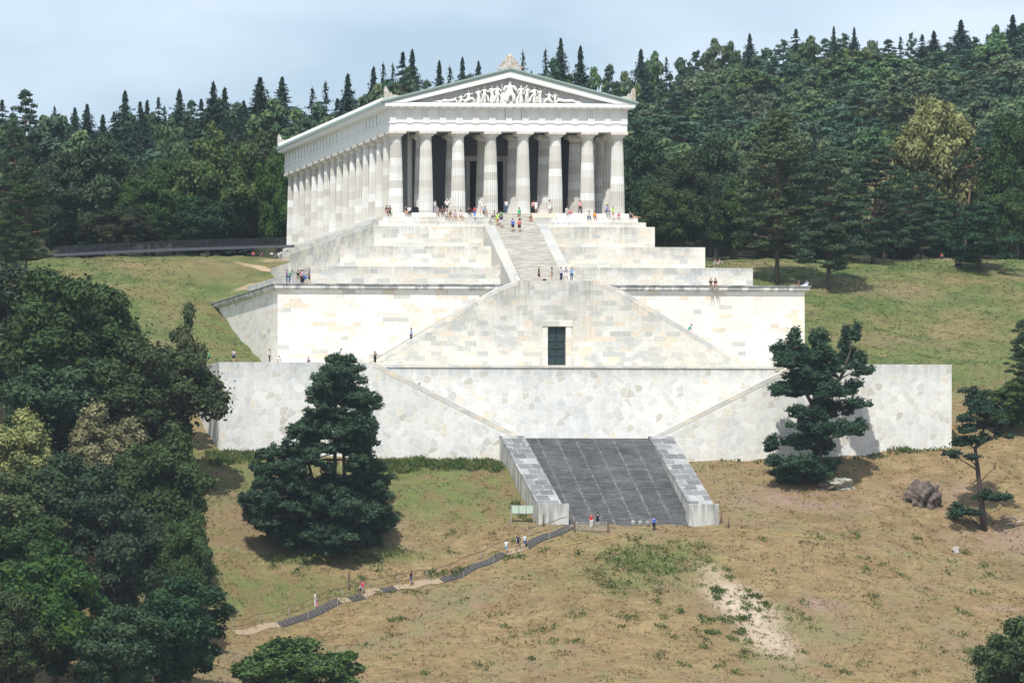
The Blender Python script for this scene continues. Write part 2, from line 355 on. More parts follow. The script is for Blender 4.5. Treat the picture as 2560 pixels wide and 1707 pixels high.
def blob(n, p, cx, cy, rx, ry, rot=0, soft=.5):
    """soft elliptical patch mask in plan"""
    dx = n.math('SUBTRACT', p[0], cx); dy = n.math('SUBTRACT', p[1], cy); c, s_ = math.cos(rot), math.sin(rot)
    a = n.math('DIVIDE', n.math('ADD', n.math('MULTIPLY', dx, c), n.math('MULTIPLY', dy, s_)), rx)
    b = n.math('DIVIDE', n.math('SUBTRACT', n.math('MULTIPLY', dy, c), n.math('MULTIPLY', dx, s_)), ry)
    d = n.math('SQRT', n.math('ADD', n.math('MULTIPLY', a, a), n.math('MULTIPLY', b, b)))
    return n.math('DIVIDE', n.math('SUBTRACT', 1+soft, d), 2*soft, clamp=True)
n = NT('hill grass', .95); P_ = n.pos(); p = n.sep(P_)
n1 = n.noise(P_, .055, 4, .6); n2 = n.noise(P_, .35, 5, .62); n3 = n.noise(n.scale(P_, 1, .8, 1.4), 1.7, 5, .7); n4 = n.noise(P_, 6., 3, .7)
dry = n.mix(n.ramp(n2, [(.35, 0.), (.65, 1.)]), (.225, .150, .074), (.355, .255, .135))
n5 = n.noise(n.scale(P_, .45, 1.5, 2.2), .9, 5, .7, .6)
dry = n.mix(n.ramp(n5, [(.44, 0.), (.60, .75)]), dry, (.20, .145, .062))
dry = n.mix(n.ramp(n3, [(.5, 0.), (.70, .85)]), dry, (.11, .092, .042))
n6 = n.noise(n.scale(P_, .7, .7, 1), .17, 5, .65); dry = n.mix(n.ramp(n6, [(.55, 0.), (.66, .5)]), dry, (.15, .12, .055))
dry = n.mix(n.ramp(n1, [(.52, 0.), (.66, .5)]), dry, (.33, .225, .165))
grn = n.mix(n.ramp(n2, [(.35, 0.), (.7, 1.)]), (.060, .105, .026), (.165, .185, .058))
grn = n.mix(n.ramp(n3, [(.45, 0.), (.75, .6)]), grn, (.075, .115, .035))
gm = n.ramp(n.math('ADD', n.math('MULTIPLY', n1, .55), n.math('MULTIPLY', n2, .45)), [(.50, 0.), (.62, .5)])
def addm(a, b): return n.math('MAXIMUM', a, b)
def patch(px, py, rx, ry, rot=0, soft=.5, amt=1.):
    c = G(px*1.08844, py*1.08844); return n.math('MULTIPLY', blob(n, p, c[0], c[1], rx, ry, rot, soft), amt)
frag = n.ramp(n2, [(.36, .15), (.58, 1.)])
up = n.math('MULTIPLY', n.ramp(n.math('DIVIDE', n.math('ADD', p[1], 26.), 12., clamp=True), [(0, 0.), (1, 1.)]), .95)
gm = addm(gm, n.math('MULTIPLY', up, n.ramp(n.noise(P_, .09, 3, .5), [(.36, .35), (.58, 1.)])))
for a in ((1000, 1075, 17, 3.2, 0, .35, 1.), (520, 1100, 8, 7, 0, .5, .9), (960, 1120, 16, 9, 0, .5, .95), (620, 1060, 13, 4, 0, .5, .9), (1020, 1175, 14, 4.5, 0, .5, .75), (1200, 1100, 3, 8, 0, .5, .9), (780, 1280, 12, 2.2, 0, .4, .9), (600, 1370, 12, 3.5, 0, .5, .9), (520, 1330, 6, 8, 0, .5, .7),
          (1500, 1290, 8, 5, .3, .5, .9), (1430, 1330, 9, 5, -.3, .6, .6), (480, 770, 14, 16, 0, .5, 1.), (560, 815, 6, 4, 0, .4, 1.), (400, 650, 16, 14, 0, .5, .8), (620, 1130, 10, 6, 0, .5, .8), (2230, 870, 16, 9, 0, .5, 1.), (2050, 800, 12, 6, 0, .5, .9), (2250, 700, 12, 5, 0, .5, .7)):
    gm = addm(gm, n.math('MULTIPLY', patch(*a), frag))
c = n.mix(gm, dry, grn)
# bare soil, sand slip and worn trails
sandc = n.mix(n2, (.44, .34, .25), (.56, .46, .36)); redc = (.33, .20, .15)
sand = None
sp = n.noise(n.scale(P_, 1.2, .8, .8), 1.05, 4, .62)
for a in ((1705, 1385, 3.2, 5.5, .25, .45, 1.), (1760, 1465, 2.6, 4.5, .3, .5, .85), (1645, 1325, 1.6, 3, .2, .6, .5)):
    m = patch(*a); sand = m if sand is None else addm(sand, m)
sandm = n.math('MULTIPLY', sand, n.ramp(sp, [(.41, 0.), (.47, 1.)]))
c = n.mix(n.math('MULTIPLY', sand, n.ramp(sp, [(.38, .85), (.45, 0.)])), c, (.07, .10, .035))
c = n.mix(sandm, c, sandc)
red = None
for a in ((1890, 1390, 3, 1.6, 0, .5, 1.), (2340, 1400, 5, 1., 0, .5, .8), (1840, 1150, 8, 3.2, 0, .6, 1.), (2130, 1130, 6, 3, 0, .6, .7), (2330, 1240, 8, 3, 0, .6, .8), (2250, 1255, 7, 2, 0, .6, .6), (740, 1262, 12, 1.2, 0, .5, .8), (880, 1210, 5, 2., 0, .6, .5)):
    m = patch(*a); red = m if red is None else addm(red, m)
c = n.mix(n.math('MULTIPLY', red, n.ramp(n2, [(.38, 0.), (.6, .9)])), c, n.mix(n3, (.23, .145, .11), (.36, .25, .20)))
trail = None
for a in ((607, 620, .8, 9, .25, .35, 1.), (570, 662, 2.4, 1.0, .5, .4, .8), (635, 598, 3, 1.8, 0, .5, .8)):
    m = patch(*a); trail = m if trail is None else addm(trail, m)
c = n.mix(n.math('MULTIPLY', trail, n.ramp(n2, [(.3, .35), (.55, 1.)])), c, (.47, .34, .23))
stn = n.n('ShaderNodeTexVoronoi', feature='F1'); stn.inputs['Scale'].default_value = .9; n.l(P_, stn.inputs['Vector'])
c = n.mix(n.ramp(stn.outputs['Distance'], [(.045, .8), (.08, 0.)]), c, (.6, .56, .5))
c = n.mix(1., c, n.ramp(n4, [(.25, .78), (.6, 1.), (.85, 1.18)]), 'MULTIPLY')
forest = n.math('DIVIDE', n.math('SUBTRACT', p[1], 66.), 10., clamp=True)
c = n.mix(forest, c, (.045, .05, .025))
n.bump(n.math('ADD', n.math('MULTIPLY', n3, .7), n.math('MULTIPLY', n4, .35)), .9, .28)
M['ground'] = n.out(c); me.materials.append(M['ground'])
ground = bpy.data.objects.new('ground', me); COL.objects.link(ground); tag(ground, 'dry grassy hillside', kind='structure')

# ------------------------------------------------------------------ temple
temple = empty('temple', (0, 0, 0))
tag(temple, 'white marble Doric temple with pediment crowning the hill', 'temple')
HX, LEN = 16.1, 66.
AB, ATOP, FTOP = 10.9, 12.17, 13.93
# stepped base
b = MB()
for i, (hx, f, zt, zb) in enumerate(((16.35, -.15, 0, -.64), (17.25, -1.05, -.64, -1.3), (18.1, -1.95, -1.3, -1.995))):
    b.box(-hx, hx, f, LEN+.15+.9*i, zb, zt-(.0 if i == 0 else .002))
M['steps'] = ashlar('crepidoma stone', [(-.64, .7, .75), (-1.3, .75, 1.0)], 2.2, .64, .12, .06, (.82, .81, .78), seed=3)
b.build('crepidoma', M['steps'], temple)
# columns
COLX = [-15.05, -10.98, -6.6, -2.2, 2.2, 6.6, 10.98, 15.05]
COLY = [1.05+3.86]+[0]*0
COLY = [1.05]+[1.05+3.86+i*(LEN-2.1-7.72)/14 for i in range(15)]+[LEN-1.05]
cm = MB(); NS = 100; rings = [(0, .98), (.9, .965), (2.2, .945), (4, .905), (6, .85), (8, .79), (9.4, .742), (10.02, .72)]
vs = []
for z, r in rings:
    for k in range(NS):
        a = 2*PI*k/NS; f = abs(math.sin(10*a)); vs.append((r*(1-.075*f)*math.cos(a), r*(1-.075*f)*math.sin(a), z))
cm.add(vs, [(i*NS+k, i*NS+(k+1) % NS, (i+1)*NS+(k+1) % NS, (i+1)*NS+k) for i in range(len(rings)-1) for k in range(NS)]+[tuple(range(NS))])
col_me = cm.mesh('shaft', M['column'])
cap = MB(); cap.lathe([(.71, 10.0), (.735, 10.06), (.73, 10.14), (.80, 10.22), (.98, 10.36), (1.09, 10.48), (1.10, 10.55)], 32)
cap_me = cap.mesh('echinus', M['capital'], True)
ab = MB(); ab.box(-1.15, 1.15, -1.15, 1.15, 10.55, AB-.003); ab_me = ab.mesh('abacus', M['abacus'])
spots = [(x, 1.05) for x in COLX]+[(x, LEN-1.05) for x in COLX]+[(s*15.05, y) for y in COLY[1:-1] for s in (-1, 1)]
spots += [(x, 5.6) for x in (-10.5, -6.3, -2.1, 2.1, 6.3, 10.5)]
for x, y in spots:
    c_ = inst('column', col_me, (x, y, 0), (0, 0, random.random()*.0), parent=temple)
    inst('capital', cap_me, parent=c_); inst('abacus', ab_me, parent=c_)
# architrave ring
def ring(x, f, bk, z0, z1, t):
    return MB().box(-x, x, f, f+t, z0, z1).box(-x, x, bk-t, bk, z0, z1).box(-x, -x+t, f+t, bk-t, z0, z1).box(x-t, x, f+t, bk-t, z0, z1)
ring(HX, 0, LEN, AB, ATOP-.14, 1.9).build('architrave', M['marble'], temple)
r_ = ring(HX+.09, -.09, LEN+.09, ATOP-.14, ATOP, 2.0)
tw = 2*HX/14.
tx = [-HX+.42+i*(2*HX-.84)/14 for i in range(15)]; ty = [.42+i*(LEN-.84)/32 for i in range(33)]
for x in tx: r_.box(x-.44, x+.44, -.11, 0, ATOP-.26, ATOP-.142)
for y in ty: r_.box(-HX-.11, -HX, y-.44, y+.44, ATOP-.26, ATOP-.142)
r_.build('taenia', M['marble'], temple)
ring(HX-.12, .12, LEN-.12, ATOP, FTOP, 1.7).build('frieze', M['marble'], temple)
tg = MB()
for k in (-.29, 0, .29): tg.prism([(k-.13, -.12), (k-.07, -.02), (k+.07, -.02), (k+.13, -.12), (k+.13, .118), (k-.13, .118)], ATOP+.003, FTOP-.18, 'z')
tg.box(-.43, .43, -.06, .118, FTOP-.18, FTOP-.004)
tg.box(-.42, .42, -.005, .118, ATOP+.003, FTOP-.19)
tg_me = tg.mesh('triglyph', M['marble'])
for x in tx: inst('triglyph', tg_me, (x, 0, 0), parent=temple)
for y in ty[1:]: inst('triglyph', tg_me, (-HX+.08, y, 0), (0, 0, -PI/2), (1, .32, 1), temple)
# cornice
CX, CF = 16.95, -.85
cb = MB().box(-CX, CX, CF, LEN-CF, FTOP+.17, FTOP+.55)
cb.box(-HX-.25, HX+.25, -.25, LEN+.25, FTOP, FTOP+.168)
for i in range(29):
    x = -HX+.42+i*(2*HX-.84)/28; cb.box(x-.42, x+.42, CF+.06, -.26, FTOP+.04, FTOP+.168)
for i in range(65):
    y = .42+i*(LEN-.84)/64; cb.box(-CX+.06, -HX-.26, y-.42, y+.42, FTOP+.04, FTOP+.168)
cb.build('cornice', M['marble'], temple)
# pediment floor band, tympanum and raking cornices
zc = FTOP+.55; AP = 19.32
MB().box(-16.6, 16.6, CF+.15, .3, zc, zc+.14).build('pediment_base', M['marble'], temple)
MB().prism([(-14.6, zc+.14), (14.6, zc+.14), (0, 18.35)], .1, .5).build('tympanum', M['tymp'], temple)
def rake(y0, y1, d0, d1, ext=0., name='raking_cornice', mat='marble'):
    """band measured vertically below the roof line"""
    for s in (-1, 1):
        e = 17.0+ext; sl_ = (AP-14.95)/17.0
        zt = lambda x: AP-x*sl_
        MB().prism([(0, zt(0)-d0), (s*e, zt(e)-d0), (s*e, zt(e)-d1), (0, zt(0)-d1)], y0, y1).build(name, M[mat], temple)
rake(-1.05, .3, 0, .16, .35, 'roof_edge', 'copper')
rake(-.98, .3, .16, .25, .28, 'roof_edge', 'copperlight')
rake(-.86, .3, .25, .52, .18, 'roof_edge', 'copper')
for s in (-1, 1):
    sl_ = (AP-14.95)/17.0; zt = lambda x: AP-x*sl_
    MB().prism([(0, zt(0)-.52), (s*17.0, zt(17.0)-.52), (s*15.6, zc+.142), (s*14.1, zc+.142), (0, 18.05)], -.8, .3).build('raking_cornice', M['marble'], temple)
# roof slopes, gutter, antefixes
rf = MB(); sl_ = (AP-14.95)/17.0
for s in (-1, 1):
    rf.prism([(0, AP-.05), (s*17.2, AP-17.2*sl_-.05), (s*17.2, AP-17.2*sl_-.4), (0, AP-.4)], .302, LEN+.9)
rf.build('roof', M['copper'], temple)
g = MB().box(-17.12, -16.6, CF+.02, LEN+.85, zc+.002, zc+.34).box(16.6, 17.12, CF+.02, LEN+.85, zc+.002, zc+.34)
g.build('gutter', M['grime'], temple)
af = MB()
for i in range(84):
    y = .2+i*LEN/84.
    for s in (-1, 1): af.prism([(y-.24, zc+.34), (y+.24, zc+.34), (y+.2, zc+.62), (y, zc+.86), (y-.2, zc+.62)], s*17.1, s*16.98, 'x')
af.build('antefix_row', M['marble'], temple)
MB().prism([(-16.5, zc), (16.5, zc), (0, AP-.1)], LEN+.2, LEN+.7).build('rear_gable', M['marble'], temple)
# acroteria
def palmette():
    m = MB()
    m.box(-1.5, 1.5, -.3, .3, 0, .25)
    for s in (-1, 1):
        for k in range(14):   # scroll rings
            a = 2*PI*k/14; a2 = 2*PI*(k+1)/14
            for rr, cx, cz in ((.36, s*.72, .82), (.2, s*.72, .82), (.24, s*1.22, .42)):
                m.tube([(cx+rr*math.cos(a), 0, cz+rr*math.sin(a)), (cx+rr*math.cos(a2), 0, cz+rr*math.sin(a2))], .11, 5)
        for ang, ln in ((.25, 1.35), (.62, 1.2), (1.0, 1.05)):
            x0, z0 = s*.1, .75; m.tube([(x0, 0, z0), (x0+s*ln*.5*math.sin(ang), 0, z0+ln*.55*math.cos(ang)), (x0+s*ln*math.sin(ang)*.8, 0, z0+ln*math.cos(ang))], [.12, .17, .07], 6)
        m.tube([(s*1.5, 0, .1), (s*1.75, 0, .3), (s*1.5, 0, .5)], [.1, .12, .05], 5)
    m.tube([(0, 0, .3), (0, 0, 1.2), (0, 0, 1.75), (0, 0, 2.25)], [.34, .3, .3, .08], 8)
    m.prism([(-1.0, .2), (1.0, .2), (.62, 1.1), (.3, 1.7), (0, 2.0), (-.3, 1.7), (-.62, 1.1)], -.12, .12)
    return m
o = palmette().build('acroterion', M['akro'], temple); o.location = (0, -.6, AP-.28)
for s, y in ((-1, -.55), (1, -.55), (-1, LEN+.5), (1, LEN+.5)):
    m = MB().prism([(0, 0), (s*-2.1, .45), (s*-2.0, .62), (s*-1.5, .75), (s*-1.15, .7), (s*-.9, 1.05), (s*-.62, 1.1), (s*-.35, 1.65), (s*-.12, 1.9), (s*.02, 1.3), (s*.05, .5)], -.22, .22)
    m.tube([(s*-.5, -.24, .5), (s*-.5, .24, .5)], .32, 8); m.tube([(s*-1.1, -.24, .55), (s*-1.1, .24, .55)], .22, 8)
    o = m.build('acroterion', M['akro'], temple); o.location = (s*17.0, y, 14.9)
# cella
CW = 11.5
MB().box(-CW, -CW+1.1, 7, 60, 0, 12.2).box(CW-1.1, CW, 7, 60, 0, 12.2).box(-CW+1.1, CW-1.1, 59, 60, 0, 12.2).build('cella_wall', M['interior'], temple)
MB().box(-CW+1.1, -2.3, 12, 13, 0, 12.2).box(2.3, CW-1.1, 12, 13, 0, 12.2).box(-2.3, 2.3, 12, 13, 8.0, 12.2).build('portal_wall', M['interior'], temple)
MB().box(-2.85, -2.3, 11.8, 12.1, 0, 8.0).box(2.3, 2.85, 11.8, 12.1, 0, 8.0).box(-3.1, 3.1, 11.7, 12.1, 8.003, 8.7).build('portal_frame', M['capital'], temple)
MB().box(-2.29, 2.29, 13.3, 13.5, 0, 7.99).build('portal_dark_sheet', M['darkvoid'], temple)  # near-black sheet paints the unlit interior behind the doorway
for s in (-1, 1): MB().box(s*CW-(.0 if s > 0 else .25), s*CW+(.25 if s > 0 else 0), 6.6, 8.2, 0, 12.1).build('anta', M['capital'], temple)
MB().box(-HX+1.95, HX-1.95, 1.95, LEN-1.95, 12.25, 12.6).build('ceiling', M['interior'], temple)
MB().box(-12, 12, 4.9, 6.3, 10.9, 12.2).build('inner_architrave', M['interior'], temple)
MB().box(-16.2, 16.2, 0, LEN, .001, .02).build('floor', M['grime'], temple)

# ------------------------------------------------------------------ stepped podium
pod = empty('stepped_podium', (0, -3, -2)); tag(pod, 'three broad stepped tiers of pale blocks under the temple', 'stone podium')
def loc0(o, par):   # geometry is in world units: cancel the parent offset
    o.matrix_parent_inverse = Matrix.Translation(par.location).inverted() if par.rotation_euler.z == 0 else par.matrix_basis.inverted(); return o
M['tier'] = ashlar('tier blocks', [(-2., 3.4, 1.), (-5., 1.9, 1.), (-8.05, 1.4, 1.)], 1.7, .6, .42, .55, (.79, .745, .65), seed=1)
for hx, f, bk, zt, zb in ((19., -3.05, 58.5, -2., -16), (24.5, -7.5, 36.2, -5., -20), (29.5, -12.2, 28.5, -8.05, -22.3)):
    loc0(MB().box(-hx, hx, f, bk, zb, zt).build('tier', M['tier'], pod, bevel=.04), pod)
# upper flight: starts at the temple floor, ends on the landing
M['stair'] = (lambda n: n.out(n.mix(n.ramp(n.noise(n.scale(n.pos(), .35, 2.4, 5), 1.6, 5, .7), [(.38, 0.), (.62, 1.)]), (.36, .33, .285), (.66, .63, .575))))(NT('worn light steps', .9))
def flight_y(x0, x1, y0, z0, y1, z1, n_, zb, holes=()):
    """steps descending toward -Y: from (y0,z0) to (y1,z1)"""
    prof = [(y0+.4, zb), (y0+.4, z0)]
    dy = (y1-y0)/n_; dz = (z1-z0)/n_
    for i in range(n_):
        prof.append((y0+dy*i, z0+dz*i)); prof.append((y0+dy*i, z0+dz*(i+1)))
    prof += [(y1, z1), (y1, zb)]
    return MB().prism(prof, x0, x1, 'x')
loc0(flight_y(-2.9, 2.9, -.2, -.05, -19., -10.68, 62, -21).build('staircase', M['stair'], pod), pod)
for s in (-1, 1):
    x0, x1 = sorted((s*2.9, s*4.3))
    m = MB().prism([(-3.5, -2.0), (-3.9, -1.92), (-17.6, -10.3), (-18.2, -10.68), (-18.2, -21), (-3.5, -21)], x0, x1, 'x')
    M.setdefault('stringer', ashlar('stringer slabs', [], 2.6, 1.25, 1.2, .02, (.60, .60, .59), seed=9, bright=.82))
    loc0(m.build('stringer', M['stringer'], pod, bevel=.03), pod)
# ------------------------------------------------------------------ retaining wall with cornice
rw = empty('retaining_wall', (0, -17, -22)); tag(rw, 'long white block wall with projecting grey cornice below the podium', 'retaining wall')
M['wallP'] = ashlar('warm white ashlar', [(-11.9, .5, .25)], 1.75, .60, .10, .33, (.87, .855, .81), seed=5, bright=1.02)
loc0(MB().box(-34.9, 34.9, -17., 27.5, -23.5, -11.45).build('wall', M['wallP'], rw), rw)
M['cornP'] = (lambda n: (lambda u, v, p: n.out(n.mix(n.ramp(n.noise(n.scale(n.comb(u, v), .8, .1, 1), 1.3, 3), [(.45, 0.), (.55, 1.)]), (.80, .79, .75), (.42, .43, .42))))(*wall_uv(n)))(NT('cornice stone', .9))
M['slab'] = (lambda n: n.out(n.mix(n.ramp(n.noise(n.pos(), .9, 4), [(.42, 0.), (.6, 1.)]), (.15, .155, .16), (.36, .36, .35))))(NT('lichen blackened slab', .9))
loc0(MB().box(-35.4, 35.45, -17.48, 25, -11.25, -10.87).build('cornice', M['cornP'], rw), rw)
loc0(MB().prism([(-35.2, -11.45), (35.2, -11.45), (35.2, -11.25), (-35.2, -11.25)], -17.2, 25).build('cornice', M['cornP'], rw), rw)
loc0(MB().box(-35.6, 35.65, -17.62, 25, -10.87, -10.7).build('coping', M['slab'], rw, bevel=.04), rw)

# ------------------------------------------------------------------ door block with two side flights
blk = empty('stair_block', (0, -25, -22)); tag(blk, 'sloping sided stone block with dark door carrying the double flight and landing', 'stair block')
M['blk'] = ashlar('grey weathered ashlar', [(-10.7, 8.5, 1.)], 1.5, .66, .75, .38, (.77, .755, .70), seed=11)
TOPB = [(-5.35, -10.7), (-8.1, -11.75), (-24.7, -21.6)]
front = [(-25.2, -22.2)]+[(x, z) for x, z in TOPB[::-1]]+[(5.45, -10.7), (8.1, -11.75), (25.1, -21.6), (25.5, -22.2)]
DX0, DX1, DZ = -1.4, .98, -16.6
fl = [(-25.2, -23)]+[(x, z) for x, z in TOPB[::-1]]+[(0, -10.7), (0, DZ), (DX0, DZ), (DX0, -23)]
fr = [(0, DZ), (0, -10.7), (5.45, -10.7), (8.1, -11.75), (25.1, -21.6), (25.5, -23), (DX1, -23), (DX1, DZ)]
loc0(MB().prism(fl, -25, -24.1).prism(fr, -25, -24.1).build('wall', M['blk'], blk), blk)
loc0(MB().box(-8.3, 8.3, -24.05, -17.05, -23, -11.9).box(-5.3, 5.4, -24.08, -17.06, -11.9, -10.72).build('landing', M['stair'], blk), blk)
loc0(MB().box(-4.4, -2.95, -20.3, -17.06, -11.5, -10.62).build('plinth', M['blk'], blk), blk)
def flight_x(xa, za, xb, zb_, n_, y0, y1, base):
    prof = [(xa, base), (xa, za)]; dx = (xb-xa)/n_; dz = (zb_-za)/n_
    for i in range(n_): prof += [(xa+dx*(i+1), za+dz*i), (xa+dx*(i+1), za+dz*(i+1))]
    prof += [(xb+math.copysign(.01, xb-xa), base)]
    return MB().prism(prof, y0, y1)
for s in (-1, 1):
    loc0(flight_x(s*8.35, -12.55, s*24.6, -22., 56, -24.05, -17.05, -23).build('flight', M['stair'], blk), blk)
M['cope'] = ashlar('weathered coping', [], 1.7, .7, 1.1, .15, (.68, .675, .64), seed=4)
for s in (-1, 1):
    k = 0 if s < 0 else .3
    loc0(MB().prism([(s*(5.4), -10.69), (s*8.1, -11.72), (s*(24.9+k), -21.75), (s*(24.2+k), -21.95), (s*8.1, -12.45), (s*5.4, -11.35)], -25.025, -24.0).build('coping', M['cope'], blk, bevel=.04), blk)
dr = loc0(MB().box(DX0, DX1, -24.62, -24.45, -22.1, DZ).build('door', M['door'], blk), blk)
pn = MB(); 
for x0, x1 in ((DX0+.16, -.30), (-.12, DX1-.16)):
    for z0, z1 in ((-21.8, -20.6), (-20.4, -19.6), (-19.4, -18.7), (-18.5, -16.85)):
        pn.box(x0, x1, -24.68, -24.622, z0, z1)
pn.build('door_panel', plain('door relief bronze', (.028, .05, .052), .45, 0, .2), dr, bevel=.03)
MB().tube([(-.33, -24.75, -19.3), (-.33, -24.62, -19.3)], .12, 8).tube([(-.09, -24.75, -19.3), (-.09, -24.62, -19.3)], .12, 8).build('handle', plain('old bronze', (.10, .09, .06), .4, .6), dr)
M['frame'] = ashlar('door frame stone', [], 3, 1.2, .1, .3, (.80, .785, .74), seed=2)
loc0(MB().box(DX0-.62, DX0-.001, -25.12, -24.2, -22.1, DZ).box(DX1+.001, DX1+.72, -25.12, -24.2, -22.1, DZ).box(DX0-.75, DX1+.85, -25.2, -24.2, DZ+.002, DZ+.75).build('door_frame', M['frame'], blk, bevel=.03), blk)

# ------------------------------------------------------------------ terrace floor (paving between the walls)
M['pave'] = plain('terrace gravel', (.55, .50, .41), .95, 0, .2)
tr = MB().box(-46.2, -26.6, -37.8, -11, -22.6, -22.05).box(26.6, 46.6, -37.8, -11, -22.6, -22.05).box(-26.6, 26.6, -30.98, -16, -22.6, -22.05)
tag(tr.build('terrace', M['pave']), 'gravel terrace', kind='structure')

# ------------------------------------------------------------------ lower retaining wall with the trapezoid recess
lw = empty('retaining_wall', (0, -38, -34)); tag(lw, 'widest lowest wall of irregular polygonal stones with a funnel shaped stair recess', 'retaining wall')
M['poly'] = polygonal('polygonal masonry', [(-22., 3.0, .75)], 2.)
M['poly2'] = polygonal('polygonal masonry inner', [(-22.2, 1.8, .8)], 31.)
LB = -36.5
loc0(MB().prism([(-46.85, LB), (-46.85, -22.), (-27.0, -22.), (-8.35, -31.25), (-8.35, LB)], -38, -37.).build('wall', M['poly'], lw), lw)
loc0(MB().prism([(9.45-.9, LB), (9.45-.9, -31.2), (27.1, -22.), (47.25, -22.), (47.25, LB)], -38, -37.).build('wall', M['poly'], lw), lw)
for x0, x1 in ((-46.85, -45.9), (46.3, 47.25)):
    loc0(MB().box(x0, x1, -36.998, -12, -33.6, -22.003).build('wall', M['poly'], lw), lw)
loc0(MB().box(-27.5, 27.8, -31, -30.2, LB, -22.25).build('recess_wall', M['poly2'], lw), lw)
loc0(MB().box(-27.5, 29.5, -31.15, -29.9, -22.247, -21.9).build('coping', ashlar('coping course', [(-21.9, .35, .5)], 2.4, .5, .5, .25, (.78, .76, .70), seed=8), lw, bevel=.03), lw)
for s, xa in ((-1, 27.0), (1, 27.1)):
    xi = 8.35 if s < 0 else 8.55
    loc0(MB().prism([(s*(xa+.3), -21.97), (s*xa, -21.97), (s*xi, -31.22), (s*xi, -31.9), (s*(xa-.1), -22.75), (s*(xa+.3), -22.6)], -38.025, -36.95).build('coping', M['cope'], lw, bevel=.04), lw)
    loc0(flight_x(s*27.2, -23.0, s*8.3, -32.3, 54, -36.9, -31.05, LB).build('flight', M['stair'], lw), lw)

# ------------------------------------------------------------------ great dark ramp of steps with cheek walls
gs = empty('monumental_stairs', (0, -48, -42)); tag(gs, 'broad dark grey weathered flight of steps at the foot of the walls', 'staircase')
n = NT('blackened granite steps', .85); P_ = n.pos(); p = n.sep(P_)
gr = n.noise(n.scale(P_, .7, 3, 3), 2.0, 5, .7); g2 = n.noise(P_, .3, 4, .6)
c = n.mix(n.ramp(g2, [(.35, 0.), (.65, 1.)]), (.115, .117, .122), (.195, .196, .20))
c = n.mix(n.ramp(gr, [(.54, 0.), (.76, .8)]), c, (.36, .355, .34))
c = n.mix(n.ramp(n.noise(n.scale(P_, .35, 5, 9), 1.3, 4, .7), [(.40, .75), (.52, 0.)]), c, (.055, .056, .06))
# pale vertical joints between slabs, following each row of long steps
fx = n.math('FRACT', n.math('ADD', n.math('ADD', n.math('DIVIDE', p[0], 2.42), .1), n.math('MULTIPLY', n.noise(n.scale(P_, .1, .6, .6), 2., 2), .10))); jn = n.noise(n.scale(P_, .2, 1.2, 1.2), 1.4, 3)
jf = n.noise(n.scale(P_, 1.5, 1.1, 2.5), 2.2, 4, .7)
jm = n.math('MULTIPLY', n.math('MULTIPLY', n.ramp(n.math('ABSOLUTE', n.math('SUBTRACT', fx, .5)), [(.0, 1.), (.03, .6), (.085, 0.)]), n.ramp(jf, [(.44, 0.), (.56, 1.)])), n.ramp(jn, [(.38, .25), (.58, 1.)]))
blt = n.noise(n.scale(P_, .55, 1.2, 2.4), 3.1, 4, .75); c = n.mix(n.ramp(blt, [(.63, 0.), (.68, .8)]), c, (.40, .395, .38))
c = n.mix(jm, c, (.42, .415, .40))
rowf = n.math('FRACT', n.math('DIVIDE', p[2], 1.62)); rm = n.math('MULTIPLY', n.ramp(rowf, [(0, 1.), (.07, 0.)]), n.ramp(n.noise(n.scale(P_, 1, .1, .1), .9, 3), [(.5, 0.), (.6, .75)]))
c = n.mix(rm, c, (.36, .355, .34))
M['dark'] = n.out(c)
loc0(flight_y(-8., 8., -38.9, -31.5, -57.2, -42.6, 66, -46).build('steps', M['dark'], gs), gs)
loc0(MB().box(-8.3, 8.5, -38.5, -31.01, -34, -31.5).build('landing', M['dark'], gs), gs)
n = NT('blackened cheek slabs', .9); P_ = n.pos(); p = n.sep(P_)
br = n.n('ShaderNodeTexBrick'); n.l(n.comb(n.math('ADD', p[0], .35), p[1]), br.inputs['Vector']); br.inputs['Scale'].default_value = 1; br.inputs['Brick Width'].default_value = 1.75; br.inputs['Row Height'].default_value = 1.35
br.inputs['Mortar Size'].default_value = .05; br.inputs['Color1'].default_value = (0, 0, 0, 1); br.inputs['Color2'].default_value = (1, 1, 1, 1); br.inputs['Mortar'].default_value = (.5, .5, .5, 1)
nn1 = n.noise(P_, 1.4, 5, .7)
c = n.ramp(br.outputs['Color'], [(0, (.40, .40, .39)), (.12, (.36, .36, .355)), (.16, (.12, .122, .128)), (.7, (.17, .17, .175)), (1, (.24, .24, .24))])
c = n.mix(n.ramp(nn1, [(.4, 0.), (.62, .5)]), c, (.25, .25, .25)); c = n.mix(n.ramp(n.noise(P_, .9, 5, .75), [(.60, 0.), (.64, .9)]), c, (.55, .545, .53))
c = n.mix(n.math('MULTIPLY', br.outputs['Fac'], n.ramp(nn1, [(.4, .3), (.55, .9)])), c, (.44, .435, .42)); M['cheektop'] = n.out(c)
M['cheek'] = (lambda n: (lambda P_: n.out(n.mix(n.ramp(n.noise(n.scale(P_, 1.6, 1.6, .22), .9, 4, .65), [(.42, 0.), (.66, .9)]), (.56, .555, .52), (.20, .20, .19))))(n.pos()))(NT('stained cheek stone', .9))
